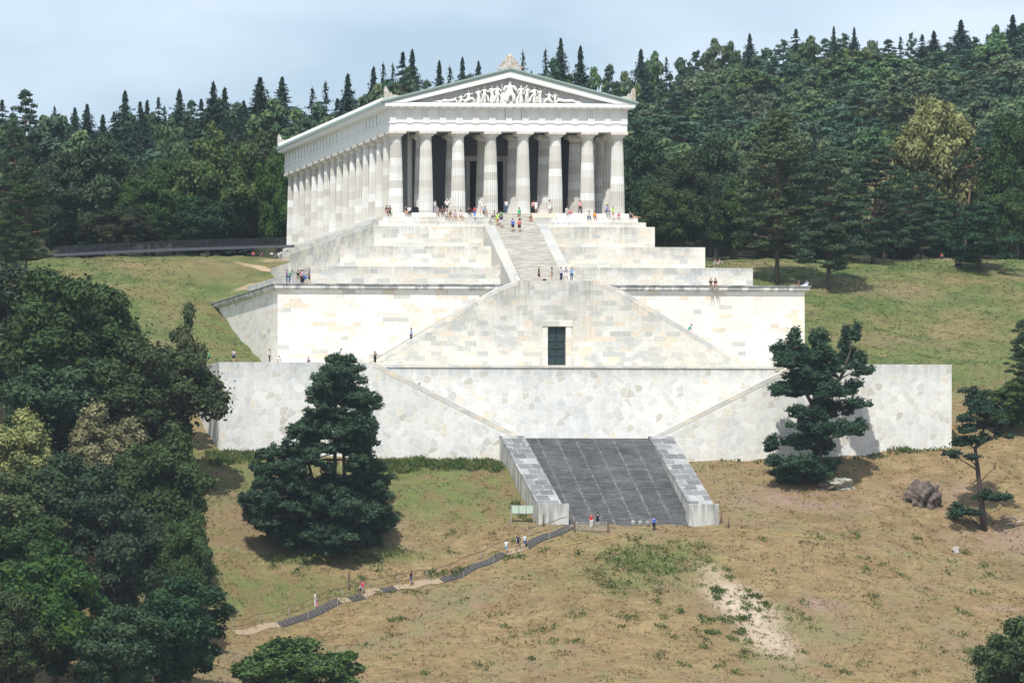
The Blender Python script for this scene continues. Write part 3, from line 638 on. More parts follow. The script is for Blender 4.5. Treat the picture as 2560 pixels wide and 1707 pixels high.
for s in (-1, 1):
    x0, x1 = sorted((s*8.0, s*11.05))
    loc0(MB().prism([(-38.02, -31.4), (-38.6, -31.4), (-56.2, -40.35), (-56.2, -46), (-38.02, -46)], x0, x1, 'x').build('cheek_wall', M['cheek'], gs), gs)
    loc0(MB().prism([(-38.03, -31.39), (-38.6, -31.39), (-56.15, -40.33), (-56.15, -40.16), (-38.5, -31.2), (-38.03, -31.2)], x0-.04, x1+.04, 'x').build('cheek_coping', M['cheektop'], gs, bevel=.03), gs)
    loc0(MB().box(min(s*7.5, s*11.25), max(s*7.5, s*11.25), -57.75, -56.202, -46, -40.2).build('end_block', M['cheek'], gs, bevel=.05), gs)

# ================================================================== foliage
def leaf_mesh(name, C, N, S, asp, mat, U=None):
    """many small rhombic leaf sprays: centres, normals, sizes"""
    n_ = len(C); C = np.asarray(C); N = N/np.maximum(np.linalg.norm(N, axis=1, keepdims=True), 1e-6)
    if U is None: U = rng.normal(size=(n_, 3))
    U = U-(U*N).sum(1, keepdims=True)*N; U /= np.maximum(np.linalg.norm(U, axis=1, keepdims=True), 1e-6)
    V = np.cross(N, U); S = S[:, None]; off = rng.uniform(-.25, .25, (n_, 1))
    v = np.stack([C-U*S, C-V*S*asp+U*S*off, C+U*S, C+V*S*asp+U*S*off], 1).reshape(-1, 3)
    me = bpy.data.meshes.new(name); me.vertices.add(len(v)); me.vertices.foreach_set('co', v.ravel().astype(np.float32))
    me.loops.add(4*n_); me.loops.foreach_set('vertex_index', np.arange(4*n_, dtype=np.int32))
    me.polygons.add(n_); me.polygons.foreach_set('loop_start', np.arange(0, 4*n_, 4, dtype=np.int32)); me.polygons.foreach_set('loop_total', np.full(n_, 4, dtype=np.int32))
    me.update(); me.validate(); me.materials.append(mat); return me
def unit(n_):
    v = rng.normal(size=(n_, 3)); return v/np.linalg.norm(v, axis=1, keepdims=True)
def foliage_mat(name, dark, light, tip=None, trans=.22):
    n = NT(name, .65); P_ = n.pos(); ob = n.obj()
    r = n.n('ShaderNodeObjectInfo').outputs['Random']
    a = n.noise(ob, .5, 3, .6); b_ = n.noise(ob, 4.5, 2, .7)
    f = n.math('ADD', n.math('MULTIPLY', a, .5), n.math('MULTIPLY', b_, .5))
    c = n.mix(n.ramp(f, [(.38, 0.), (.62, 1.)]), dark, light)
    if tip: c = n.mix(n.ramp(a, [(.5, 0.), (.66, .7)]), c, tip)
    h = n.n('ShaderNodeHueSaturation'); n.l(c, h.inputs['Color'])
    n.l(n.math('ADD', n.math('MULTIPLY', r, .05), .475), h.inputs['Hue']); n.l(n.math('ADD', n.math('MULTIPLY', r, .3), .85), h.inputs['Saturation'])
    n.l(n.math('ADD', n.math('MULTIPLY', n.math('FRACT', n.math('MULTIPLY', r, 7.3)), .5), .78), h.inputs['Value'])
    c = h.outputs[0]; n.l(c, n.b.inputs['Base Color'])
    tr = n.n('ShaderNodeBsdfTranslucent'); n.l(c, tr.inputs[0]); mxs = n.n('ShaderNodeMixShader'); mxs.inputs[0].default_value = trans
    n.l(n.b.outputs[0], mxs.inputs[1]); n.l(tr.outputs[0], mxs.inputs[2]); n.l(mxs.outputs[0], n.t.nodes['Material Output'].inputs[0])
    return n.m
FM = {
 'dark': foliage_mat('dark broadleaf', (.020, .036, .012), (.072, .110, .032)),
 'deep': foliage_mat('deep blue green broadleaf', (.016, .036, .018), (.060, .105, .042)),
 'green': foliage_mat('fresh green broadleaf', (.030, .060, .016), (.085, .145, .036)),
 'yellow': foliage_mat('yellow green linden', (.10, .115, .04), (.27, .26, .115), (.38, .345, .18)),
 'gold': foliage_mat('pale gold green linden', (.16, .165, .06), (.36, .345, .16), (.46, .42, .22)),
 'olive': foliage_mat('olive thin crown', (.05, .075, .03), (.12, .145, .055)),
 'mixed': foliage_mat('green crown with yellow tips', (.030, .060, .018), (.075, .125, .032), (.14, .17, .04)),
 'pine': foliage_mat('blue green pine needles', (.020, .046, .022), (.062, .112, .050)),
 'pine2': foliage_mat('olive pine needles', (.035, .060, .024), (.095, .135, .052)),
 'hero': foliage_mat('dark pine needles', (.015, .036, .018), (.048, .092, .044)),
 'spruce': foliage_mat('spruce needles', (.014, .036, .026), (.040, .078, .052)),
 'wood': foliage_mat('haze tinted wood crown', (.040, .075, .040), (.125, .190, .085), (.19, .22, .09)),  # distance haze partly painted in: lighter, bluer greens for far trees
 'wood2': foliage_mat('haze tinted blue green crown', (.030, .065, .042), (.095, .165, .095)),  # same, with some haze blue in the leaf colour
}
M['bark'] = plain('grey brown bark', (.10, .085, .07), .95, 0, .3)
M['pinebark'] = (lambda n: n.out(n.mix(n.ramp(n.math('MULTIPLY', n.sep(n.obj())[2], .07), [(.2, 0.), (.6, 1.)]), n.mix(n.noise(n.obj(), 2.5, 3), (.07, .058, .05), (.12, .095, .08)), (.20, .115, .075))))(NT('scots pine bark', .9))
M['herobark'] = plain('dark pine bark', (.075, .055, .045), .95, 0, .35)
M['deadwood'] = plain('bleached dead wood', (.42, .36, .31), .9, 0, .2)

def branch(m, a, b_, r0, r1, sag=.15, n_=5, seg=5):
    a, b_ = Vector(a), Vector(b_); ln = (b_-a).length; P = []
    j = Vector((random.uniform(-1, 1), random.uniform(-1, 1), random.uniform(-.3, .8)))*ln*.07
    for i in range(seg+1):
        t = i/seg; P.append(a.lerp(b_, t)+(Vector((0, 0, sag*ln))+j)*math.sin(t*PI)*(1-t*.3))
    m.tube(P, [r0+(r1-r0)*i/seg for i in range(seg+1)], n_, cap=True)

def make_broadleaf(H, R, nleaf, nlobe, mat, leaf=.30, low=.14, seed=0, rough=1.):
    """returns (crown mesh, trunk mesh)"""
    global rng; rng = np.random.default_rng(seed+100); random.seed(seed)
    cz = H*(.5+low/2); hz = H*(.5-low/2)
    L_ = []
    for i in range(nlobe):
        d = unit(1)[0]; d[2] = d[2]*.9+.1; f = rng.uniform(.5, .93) if i % 4 else rng.uniform(.15, .5)
        wob = 1+.14*math.sin(3*math.atan2(d[1], d[0])+seed)+.10*rng.normal()
        wz = 1-.25*max(0, -d[2])
        L_.append((d[0]*R*f*wob*wz, d[1]*R*f*wob*wz, cz+d[2]*hz*f*(1+.06*rng.normal()), R*rng.uniform(.10, .29)*rough))
    L_ = np.array(L_)
    wts = L_[:, 3]**2; k = rng.choice(nlobe, nleaf, p=wts/wts.sum())
    d = unit(nleaf); out_ = L_[k, :3]-np.array([0, 0, cz-hz*.25]); out_ /= np.linalg.norm(out_, axis=1, keepdims=True)
    d = d+out_*.35+np.array([0, 0, .22]); d /= np.linalg.norm(d, axis=1, keepdims=True)
    rr = L_[k, 3]*(1-.45*rng.random(nleaf)**2.2); jag = 1+.30*rng.normal(size=nleaf)*(rng.random(nleaf) < .4)
    Cc = L_[k, :3]+d*(rr*jag)[:, None]*np.array([1, 1, .78])
    Nn = d*.75+np.array([0, 0, .35])+rng.normal(size=(nleaf, 3))*.45
    Cc[:, 2] = np.maximum(Cc[:, 2], .15)
    crown = leaf_mesh('crown', Cc, Nn, leaf*rng.uniform(.45, 1.7, nleaf), .6, FM[mat])
    m = MB(); m.tube([(0, 0, -1.2), (.1, 0, H*.2), (-.15, .1, H*.45), (.1, 0, H*.72)], [H*.022+.1, H*.017+.05, H*.012, .06], 8)
    for i in rng.choice(nlobe, min(nlobe, 18), replace=False):
        z0 = H*rng.uniform(.18, .5); branch(m, (0, 0, z0), tuple(L_[i, :3]), H*.008, .03, .05)
    return crown, m.mesh('trunk', M['bark'], True), H, R

def pads_mesh(pads, dens, leaf, mat, up=.9):
    """pads: (x,y,z,rx,ry,rz) flattened needle clumps made of upswept sprays"""
    Cs, Ns, Us, Ss = [], [], [], []
    for (x, y, z, rx, ry, rz) in pads:
        k = max(20, int(dens*(rx*ry+rz*(rx+ry)*.8)))
        d = unit(k); d[:, 2] = np.where(d[:, 2] < -.35, d[:, 2]*.35, d[:, 2]); r = 1-.5*rng.random(k)**1.8
        lump = 1+.20*np.sin(d[:, 0]*7+x*3)*np.cos(d[:, 1]*6+y*5)+.12*rng.normal(size=k)
        Cs.append(np.array([x, y, z])+d*(r*lump)[:, None]*np.array([rx, ry, rz]))
        Ns.append(d*.6+rng.normal(size=(k, 3))*.5+np.array([0, -.1, .45])); u = d.copy(); u[:, 2] = np.abs(u[:, 2])*.5+.35*up; Us.append(u+rng.normal(size=(k, 3))*.35)
        Ss.append(leaf*rng.uniform(.6, 1.4, k))
    return leaf_mesh('crown', np.concatenate(Cs), np.concatenate(Ns), np.concatenate(Ss), .42, FM[mat], np.concatenate(Us))

def make_pine(H, R, mat, npads=60, bare=.22, seed=0, prof=None, dens=60, leaf=.27, trunk_r=.32, lean=0., stems=1, padr=(.16, .30), flat=.34):
    global rng; rng = np.random.default_rng(seed+500); random.seed(seed+5)
    prof = prof or [(bare, .6, .6), (bare+.15, .95, .95), (.55, 1., 1.), (.75, .8, .8), (.9, .5, .5), (1., .12, .12)]
    m = MB(); tops = []
    for s_ in range(stems):
        ox = (s_-(stems-1)/2)*R*.16; tops.append(ox)
        m.tube([(ox*.3, 0, -1.2), (ox*.7+lean*.1*R, 0, H*.2), (ox+lean*.3*R, .15, H*.5), (ox*.7+lean*.6*R, 0, H*.78), (ox*.4+lean*R*.8, 0, H*.95)], [trunk_r*1.15, trunk_r*.85, trunk_r*.6, trunk_r*.36, .05], 8)
    pads = []
    for i in range(npads):
        t = prof[0][0]+(1-prof[0][0])*((i+rng.random())/npads)**.92
        th = i*2.39996+rng.normal()*.3
        tt = [p[0] for p in prof]; l = np.interp(t, tt, [p[1] for p in prof])*R; r = np.interp(t, tt, [p[2] for p in prof])*R
        ext = (r if math.cos(th) > 0 else l)*abs(math.cos(th))+(.5*(l+r))*(1-abs(math.cos(th)))
        f = rng.uniform(.45, .93) if i % 3 else rng.uniform(.1, .5)
        ext = max(ext*f, 0); pr = R*rng.uniform(*padr)*(.55+.45*min(1, (l+r)/(2*R)+.1))
        x, y, z = math.cos(th)*ext+lean*R*.8*t, math.sin(th)*ext, H*t-.02*ext
        pads.append((x, y, min(z, H-pr*.3), pr*rng.uniform(.85, 1.25), pr*rng.uniform(.85, 1.2), pr*flat*rng.uniform(.8, 1.3)))
        if i % 2 == 0: branch(m, (lean*R*.8*t, 0, z-.06*H*random.random()-.3), (x, y, z-pr*.15), .09+.004*H, .02, .04)
    for _ in range(10):
        z = H*random.uniform(bare*.4, bare+.12); a = random.uniform(0, 6.28); ln = random.uniform(.5, 1.8); branch(m, (lean*R*.3, 0, z), (math.cos(a)*ln, math.sin(a)*ln, z+random.uniform(-.2, .5)), .05, .012, .05, 4, 3)
    return pads_mesh(pads, dens, leaf, mat), m.mesh('trunk', M['pinebark'], True), H, R

def make_spruce(H, R, mat, seed=0, lev=.5, nb=9, leaf=.34, sparse=0., bare=.06, broken=0.):
    global rng; rng = np.random.default_rng(seed+900)
    Cs, Ns, Us, Ss = [], [], [], []; z = H*bare
    while z < H*.985:
        t = z/H; env = min(1., (H-z)*.50/R)*(.85+.3*rng.random()); rmax = max(.14, R*env)
        if rng.random() < sparse: z += lev*.7; 
        k = max(4, int(nb*(.5+.6*(1-t))))
        a0 = rng.random()*6.28
        for j in range(k):
            if rng.random() < broken: continue
            a = a0+j*2*PI/k+rng.normal()*.15; ln = rmax*rng.uniform(.42, 1.25); m_ = max(2, int(ln/.30))
            for i in range(m_):
                f = (i+.6)/m_; r = ln*f; dz = -.30*ln*f+.16*ln*f*f*1.6
                for q_ in range(2):
                    Cs.append((math.cos(a)*r+rng.normal()*.07, math.sin(a)*r+rng.normal()*.07, z+dz+rng.normal()*.05-.10*q_))
                    Ns.append((rng.normal()*.35+math.cos(a)*.35, rng.normal()*.35+math.sin(a)*.35, 1 if q_ == 0 else .25)); Us.append((math.cos(a+(q_*1.2-.6)), math.sin(a+(q_*1.2-.6)), -.25)); Ss.append(leaf*(1.1-.45*f)*rng.uniform(.75, 1.25))
        z += lev*(.55+.6*(1-t))*rng.uniform(.8, 1.2)
    for i in range(8): Cs.append((0, 0, H*(.95+.006*i))); Ns.append((rng.normal(), rng.normal(), .2)); Us.append((0, 0, 1)); Ss.append(leaf*.55)
    cr_ = leaf_mesh('crown', np.array(Cs), np.array(Ns), np.array(Ss), .42, FM[mat], np.array(Us))
    m = MB().tube([(0, 0, -1.2), (0, 0, H*.5), (0, 0, H)], [H*.013+.05, H*.008+.03, .02], 6)
    return cr_, m.mesh('trunk', M['bark'], True), H, R

BL = [make_broadleaf(22, 8.5, 52000, 130, 'dark', .27, .10, 1), make_broadleaf(21, 8, 52000, 110, 'deep', .27, .08, 2),
      make_broadleaf(20, 8, 46000, 105, 'mixed', .27, .08, 3), make_broadleaf(18, 7.5, 42000, 95, 'yellow', .25, .12, 4),
      make_broadleaf(16, 5.5, 16000, 55, 'olive', .25, .2, 5, .8), make_broadleaf(12, 7, 36000, 90, 'green', .24, .02, 6), make_broadleaf(19, 8, 42000, 100, 'gold', .27, .12, 14)]
PN = [make_pine(24, 6.5, 'pine2', 85, .2, 1), make_pine(21, 6.5, 'pine', 80, .16, 2), make_pine(19, 6, 'pine', 75, .12, 3, lean=.15), make_pine(10, 5.5, 'pine', 48, .18, 4, prof=[(.18, .8, .8), (.4, 1, 1), (.7, .85, .8), (.9, .5, .5), (1, .2, .2)])]
SP = [make_spruce(24, 4.6, 'spruce', 1, .42, 13, .46), make_spruce(22, 3.9, 'spruce', 2, .45, 11, .44, sparse=.2, broken=.15), make_spruce(20, 5.2, 'spruce', 3, .45, 13, .48), make_spruce(18, 3.2, 'spruce', 4, .5, 9, .40, sparse=.3, broken=.3)]
FB = [make_broadleaf(17, 5.6, 9500, 60, 'wood', .40, .05, 21), make_broadleaf(15, 6.2, 9500, 55, 'wood', .40, .05, 22), make_pine(18, 4.8, 'wood2', 46, .2, 23, dens=34, leaf=.42), make_broadleaf(16, 5., 9000, 50, 'wood2', .40, .05, 24), make_pine(17, 5.2, 'wood2', 44, .25, 25, dens=30, leaf=.42), make_broadleaf(15, 5, 8500, 50, 'mixed', .40, .05, 26)]

def put_tree(T, X, Y, H, R, name, label, group=None, cat='tree', trunk=True, sink=.3):
    cr_, tr_, H0, R0 = T; s = H/H0; sx = R/R0
    t = empty(name, (X, Y, gz(X, Y)-sink), 0); tag(t, label, cat, group)
    rz = random.uniform(-.5, .5)+(PI if random.random() < .5 else 0)
    inst('crown', cr_, rot=(0, 0, rz), scale=(sx, sx, s), parent=t)
    if trunk: inst('trunk', tr_, rot=(0, 0, rz), scale=(sx, sx, s), parent=t)
    return t
def tree_px(T, x, top, hw, Y, name, label, group=None, base=None):
    """x, top, half width in the 2352 px view; Y plane"""
    if base is not None: g_ = G(base[0]*1.08844, base[1]*1.08844); Y = g_[1]; X = g_[0]
    else: X = D(x, top, Y)[0]
    p_ = D(x, top, Y); H = p_[2]-gz(X, Y)+.3
    dep = (p_[0]-CAM[0])*cd[0]+(Y-CAM[1])*cd[1]
    return put_tree(T, X, Y, H, hw*dep/12000., name, label, group)

random.seed(11)
near = [
 (BL[0], 150, 612, 165, -44, 'broadleaf_tree', 'dark rounded broadleaf tree at the left edge below the upper meadow'),
 (BL[1], 25, 610, 120, -38, 'broadleaf_tree', 'blue green broadleaf tree cut by the left picture edge under the tall pine'),
 (BL[4], 425, 700, 62, -40, 'broadleaf_tree', 'thin olive crowned tree in front of the meadow left of the walls'),
 (BL[0], 345, 770, 150, -50, 'broadleaf_tree', 'dark green broadleaf tree reaching across the left corner of the lowest wall'),
 (BL[1], 130, 800, 150, -50, 'broadleaf_tree', 'dark tree behind the yellowish lindens at the left'),
 (BL[3], 235, 935, 95, -60, 'linden_tree', 'yellow topped linden, right one of the yellowish pair at left'),
 (BL[3], 40, 945, 95, -60, 'linden_tree', 'yellowish linden at the left picture edge'),
 (BL[0], 372, 985, 125, -72, 'broadleaf_tree', 'tall dark broadleaf tree left of the big layered pine'),
 (BL[1], 150, 1040, 120, -76, 'broadleaf_tree', 'deep green tree between the yellow lindens and the lower left tree'),
 (BL[2], 30, 1060, 120, -80, 'broadleaf_tree', 'mid green tree half cut by the left edge below the yellowish linden'),
 (BL[1], 270, 1130, 110, -84, 'broadleaf_tree', 'shaded deep green tree in the middle of the left grove'),
 (BL[0], 430, 1170, 72, -84, 'broadleaf_tree', 'small dark tree at the right rim of the left grove'),
 (BL[0], 60, 1180, 120, -90, 'broadleaf_tree', 'dark tree at the left edge above the yellow green one'),
 (BL[2], 130, 1250, 150, -104, 'broadleaf_tree', 'yellow green broadleaf tree in the lower left corner'),
 (BL[0], 20, 1340, 110, -109, 'broadleaf_tree', 'dark tree at the very bottom left corner'),
 (BL[1], 410, 1322, 122, -104, 'broadleaf_tree', 'dark green broadleaf tree beside the lower end of the hillside path'),
 (BL[1], 270, 1390, 120, -109, 'broadleaf_tree', 'dense deep green tree at the bottom edge left of the path'),
 (BL[5], 675, 1470, 148, -107, 'broadleaf_tree', 'low spreading fresh green tree cut by the bottom edge'),
 (BL[5], 2352, 1425, 112, -107, 'broadleaf_tree', 'rounded green tree in the bottom right corner'),
 (BL[2], 2330, 870, 72, -34, 'broadleaf_tree', 'green broadleaf tree at the right edge beside the lowest wall'),
 (PN[1], 2352, 735, 45, -26, 'pine_tree', 'dark pine cut by the right edge above the broadleaf tree'),
]
for T, x, top, hw, Y, nm, lb in near:
    tree_px(T, x, top, hw, Y, nm, lb, 'trees on the slope around the walls')
mid = [
 (PN[0], 60, 372, 72, 40, 'pine_tree', 'layered olive pine at the left edge of the meadow'),
 (PN[1], 35, 292, 58, 62, 'pine_tree', 'tall blue green pine behind the layered pine at the left edge'),
 (PN[2], 15, 470, 45, 46, 'pine_tree', 'lowest pine at the left edge next to the fence end'),
 (BL[1], 140, 345, 80, 84, 'broadleaf_tree', 'blue green broadleaf tree behind the left end of the fence'),
 (BL[1], 235, 320, 110, 80, 'broadleaf_tree', 'large round deep green tree behind the middle of the fence'),
 (BL[0], 335, 395, 80, 76, 'broadleaf_tree', 'dark lower tree between the two big round trees behind the fence'),
 (BL[0], 400, 345, 80, 90, 'broadleaf_tree', 'dark tree standing further back between the two round crowns'),
 (BL[2], 485, 293, 95, 82, 'broadleaf_tree', 'large yellow green topped broadleaf tree left of the temple'),
 (BL[0], 580, 298, 90, 86, 'broadleaf_tree', 'dark round tree right beside the rear of the temple'),
 (BL[2], 640, 335, 55, 78, 'broadleaf_tree', 'tree touching the rear left corner of the temple'),
 (BL[1], 455, 450, 80, 74, 'broadleaf_tree', 'bushy low tree right behind the fence near the temple'),
 (BL[0], 280, 470, 80, 72, 'broadleaf_tree', 'bushy low tree right behind the middle of the fence'),
 (BL[1], 1485, 312, 75, 80, 'broadleaf_tree', 'green tree standing right beside the temple front on the right'),
 (BL[0], 1570, 345, 75, 76, 'broadleaf_tree', 'dark tree above the highest podium steps on the right'),
 (BL[1], 1645, 305, 70, 92, 'broadleaf_tree', 'round deep green tree left of the tall olive pine'),
 (BL[0], 1530, 420, 70, 72, 'broadleaf_tree', 'shaded low tree behind the right podium steps'),
 (BL[2], 1690, 420, 65, 74, 'broadleaf_tree', 'shaded tree between the podium and the tall olive pine'),
 (BL[0], 1840, 330, 70, 88, 'broadleaf_tree', 'dark broadleaf tree between the two tall pines on the right'),
 (SP[2], 1870, 288, 34, 80, 'spruce_tree', 'dark pointed spruce between the two tall pines on the right'),
 (BL[1], 2075, 430, 75, 84, 'broadleaf_tree', 'green tree below the small yellow crown on the right'),
 (PN[1], 2115, 395, 70, 72, 'pine_tree', 'broad blue green pine left of the bare orange trunk'),
 (BL[6], 2165, 222, 105, 95, 'linden_tree', 'large pale yellow linden rising over the pines on the right'),
 (BL[6], 2030, 330, 42, 98, 'linden_tree', 'small pale yellow crown left of the large yellow linden'),
 (BL[0], 2335, 262, 85, 88, 'broadleaf_tree', 'dark broadleaf tree at the right edge behind the pines'),
 (BL[0], 2300, 430, 75, 78, 'broadleaf_tree', 'shaded tree below the dark tree at the right edge'),
 (BL[1], 2180, 460, 70, 80, 'broadleaf_tree', 'shaded tree behind the bare orange pine trunk'),
]
for T, x, top, hw, Y, nm, lb in mid: tree_px(T, x, top, hw, Y, nm, lb, 'trees along the edge of the hilltop')
tree_px(PN[0], 1782, 255, 105, 0, 'pine_tree', 'tallest olive green pine standing right of the podium', 'trees along the edge of the hilltop', base=(1785, 653))
tree_px(PN[1], 1905, 340, 95, 0, 'pine_tree', 'blue green pine just right of the tallest olive pine', 'trees along the edge of the hilltop', base=(1903, 666))
tree_px(PN[2], 2005, 335, 90, 56, 'pine_tree', 'blue green pine, third from the podium on the right', 'trees along the edge of the hilltop')
tree_px(PN[3], 2250, 468, 92, 0, 'pine_tree', 'low broad pine casting a round shadow on the right meadow', 'trees along the edge of the hilltop', base=(2250, 622))
# pine with a long bare orange trunk
T_ = make_pine(15, 4.2, 'pine', 24, .74, 77, prof=[(.72, .8, .8), (.85, 1, 1), (1, .4, .4)], trunk_r=.3, lean=-.5)
t_ = tree_px(T_, 2215, 335, 60, 66, 'pine_tree', 'pine with a long bare orange trunk above the low broad pine', 'trees along the edge of the hilltop')

# ------------------------------------------------------------------ forest behind: skyline trees read off one by one
sky_l = [(5,228,1,26),(58,208,5,44),(100,262,5,36),(125,240,3,16),(148,262,5,30),(172,246,0,24),(200,238,0,26),(236,262,2,30),(262,255,1,22),(287,207,2,36),(322,232,1,24),(338,228,2,26),(364,222,1,20),(378,240,3,18),(412,204,2,36),(440,232,5,30),(462,226,1,24),(490,186,2,34),(516,200,2,34),(545,236,5,34),(560,230,0,26),(597,176,0,36),(626,250,5,34),(648,175,0,30),(684,258,5,30),(717,197,3,22),(748,183,3,20),(775,225,1,24),(799,168,2,34),(830,225,5,30),(858,152,2,30),(880,140,3,18),(902,142,3,18),(925,118,1,26),(947,112,2,32),(980,186,5,28),(1009,138,2,28),(1033,148,3,20),(1062,130,2,28),(1099,138,1,20),(1130,170,5,24),(1160,175,0,22),(1201,114,3,18),(1219,150,4,14),(1253,108,3,18),(1288,86,0,24),(1310,165,5,26),(1333,104,2,32),(1362,150,5,28),(1400,150,5,30),(1432,160,5,30)]
gl = 'conifers and other trees on the forest skyline'
names = {0: 'spruce_tree', 1: 'spruce_tree', 2: 'spruce_tree', 3: 'spruce_tree', 4: 'broadleaf_tree', 5: 'broadleaf_tree'}
words = {0: 'dense pointed dark spruce', 1: 'slim ragged spruce', 2: 'broad dark spruce', 3: 'thin sparse spruce', 4: 'small round crown', 5: 'rounded blue green treetop'}
marks = [(5, 'at the left picture edge'), (648, None), (925, None), (1170, None), (1432, None)]
for i, (x, top, k, hw) in enumerate(sky_l):
    Y = 172+28*random.random()+(15 if x > 1150 else 0); hw *= 1.75 if k < 4 else 1.3
    T = SP[k] if k < 4 else FB[(i*2) % 4 if k == 5 else 3]
    where = 'above the left meadow trees' if x < 560 else 'over the rear temple roof' if x < 700 else 'over the left roof slope' if x < 1165 else 'just right of the gable ornament' if x < 1240 else 'over the right roof slope' if x < 1450 else ''
    tree_px(T, x, top, hw, Y, names[k], f'{words[k]} on the skyline {where}', gl)
for (x1, t1, k1, h1), (x2, t2, k2, h2) in zip(sky_l[:-1], sky_l[1:]):
    xm = (x1+x2)/2; tree_px(FB[random.choice([0, 1, 2, 3, 4])], xm, max(t1, t2)+random.uniform(16, 48), random.uniform(38, 52), 168+random.random()*20, 'broadleaf_tree', 'lower crown in the skyline row '+('left of the temple' if xm < 640 else 'behind the temple roof'), gl)
sky_r = [(1472,112,2,32),(1502,122,5,28),(1530,128,3,16),(1560,122,5,30),(1600,118,5,30),(1640,86,5,30),(1680,100,5,28),(1722,76,2,26),(1760,104,5,30),(1800,92,5,30),(1828,66,1,24),(1860,86,5,32),(1895,90,5,28),(1915,60,2,20),(1940,78,5,30),(1962,62,2,20),(2000,96,5,28),(2040,92,5,30),(2068,82,3,18),(2093,76,4,16),(2118,78,1,20),(2145,70,2,30),(2178,100,5,26),(2207,45,2,36),(2240,86,5,28),(2268,78,1,18),(2290,62,5,26),(2326,33,2,34),(2350,44,5,28)]
for i, (x, top, k, hw) in enumerate(sky_r):
    Y = 392+25*random.random(); hw *= 1.6 if k < 4 else 1.3
    T = SP[k] if k < 4 else FB[i % 5]
    tree_px(T, x, top, hw, Y, names[k], f'{words[k]} on the wooded hill crest', 'trees on the crest of the wooded hill')

# ------------------------------------------------------------------ wooded slopes: individually placed trees
def poisson(x0, x1, y0, y1, d, ok, tries=9000, seed=3):
    r = random.Random(seed); P = []; cell = {}
    for _ in range(tries):
        x, y = r.uniform(x0, x1), r.uniform(y0, y1)
        if not ok(x, y): continue
        c = (int(x//d), int(y//d))
        if any((x-a)**2+(y-b)**2 < d*d for i in (-1, 0, 1) for j in (-1, 0, 1) for a, b in cell.get((c[0]+i, c[1]+j), ())): continue
        cell.setdefault(c, []).append((x, y)); P.append((x, y))
    return P
def px_of(X, Y, Z=0):
    dx, dy = X-CAM[0], Y-CAM[1]; dep = dx*cd[0]+dy*cd[1]
    return (PX+F*(dx*cr[0]+dy*cr[1])/dep)/1.08844, (HY-F*(Z-CAM[2])/dep)/1.08844, dep
bands = ['in lowest row', 'in second row', 'in third row', 'in fourth row', 'in fifth row', 'in sixth row', 'in seventh row', 'in highest row']
wl = ['bushy crown of the wooded hill', 'round crown of the wooded hill', 'tiered pine of the wooded hill', 'deep green crown of the wooded hill', 'blue green pine of the wooded hill', 'fresh green crown of the wooded hill']
def okr(x, y):
    px, py, dep = px_of(x, y); return 1420 < px < 2520
Pp = poisson(60, 240, 104, 398, 7.9, okr, 14000)
Pp.sort(key=lambda p: p[1])
for i, (x, y) in enumerate(Pp[:285]):
    k = random.choice([0, 0, 1, 2, 2, 3, 4, 5]); H = random.uniform(12, 17)*(1-.18*max(0, (y-300)/100))
    put_tree(FB[k], x, y, H, random.uniform(5.0, 6.6), 'pine_tree' if k in (2, 4) else 'broadleaf_tree', wl[k].replace('of the', bands[min(7, int((y-104)/37))]+' of the'), 'trees of the wooded hillside')
print('hillside trees', len(Pp))
def okl(x, y):
    px, py, dep = px_of(x, y); return -40 < px < 1440
Pl = poisson(-110, 120, 100, 172, 11.5, okl, seed=5)
ll = {0: 'slim shaded spruce in the forest behind the temple', 1: 'wide shaded spruce in the forest behind the temple', 2: 'round shaded crown in the forest behind the temple', 3: 'deep green crown in the forest behind the temple'}
for x, y in Pl:
    k = random.choice([0, 1, 1, 2, 3]); T = (SP[0], SP[2], FB[0], FB[3])[k]
    put_tree(T, x, y, random.uniform(14, 18)+(y-100)*.05, random.uniform(3.4, 4.2) if k < 2 else random.uniform(5, 6.2), 'spruce_tree' if k < 2 else 'broadleaf_tree', ll[k], 'trees inside the forest behind the temple')
print('left forest', len(Pl))

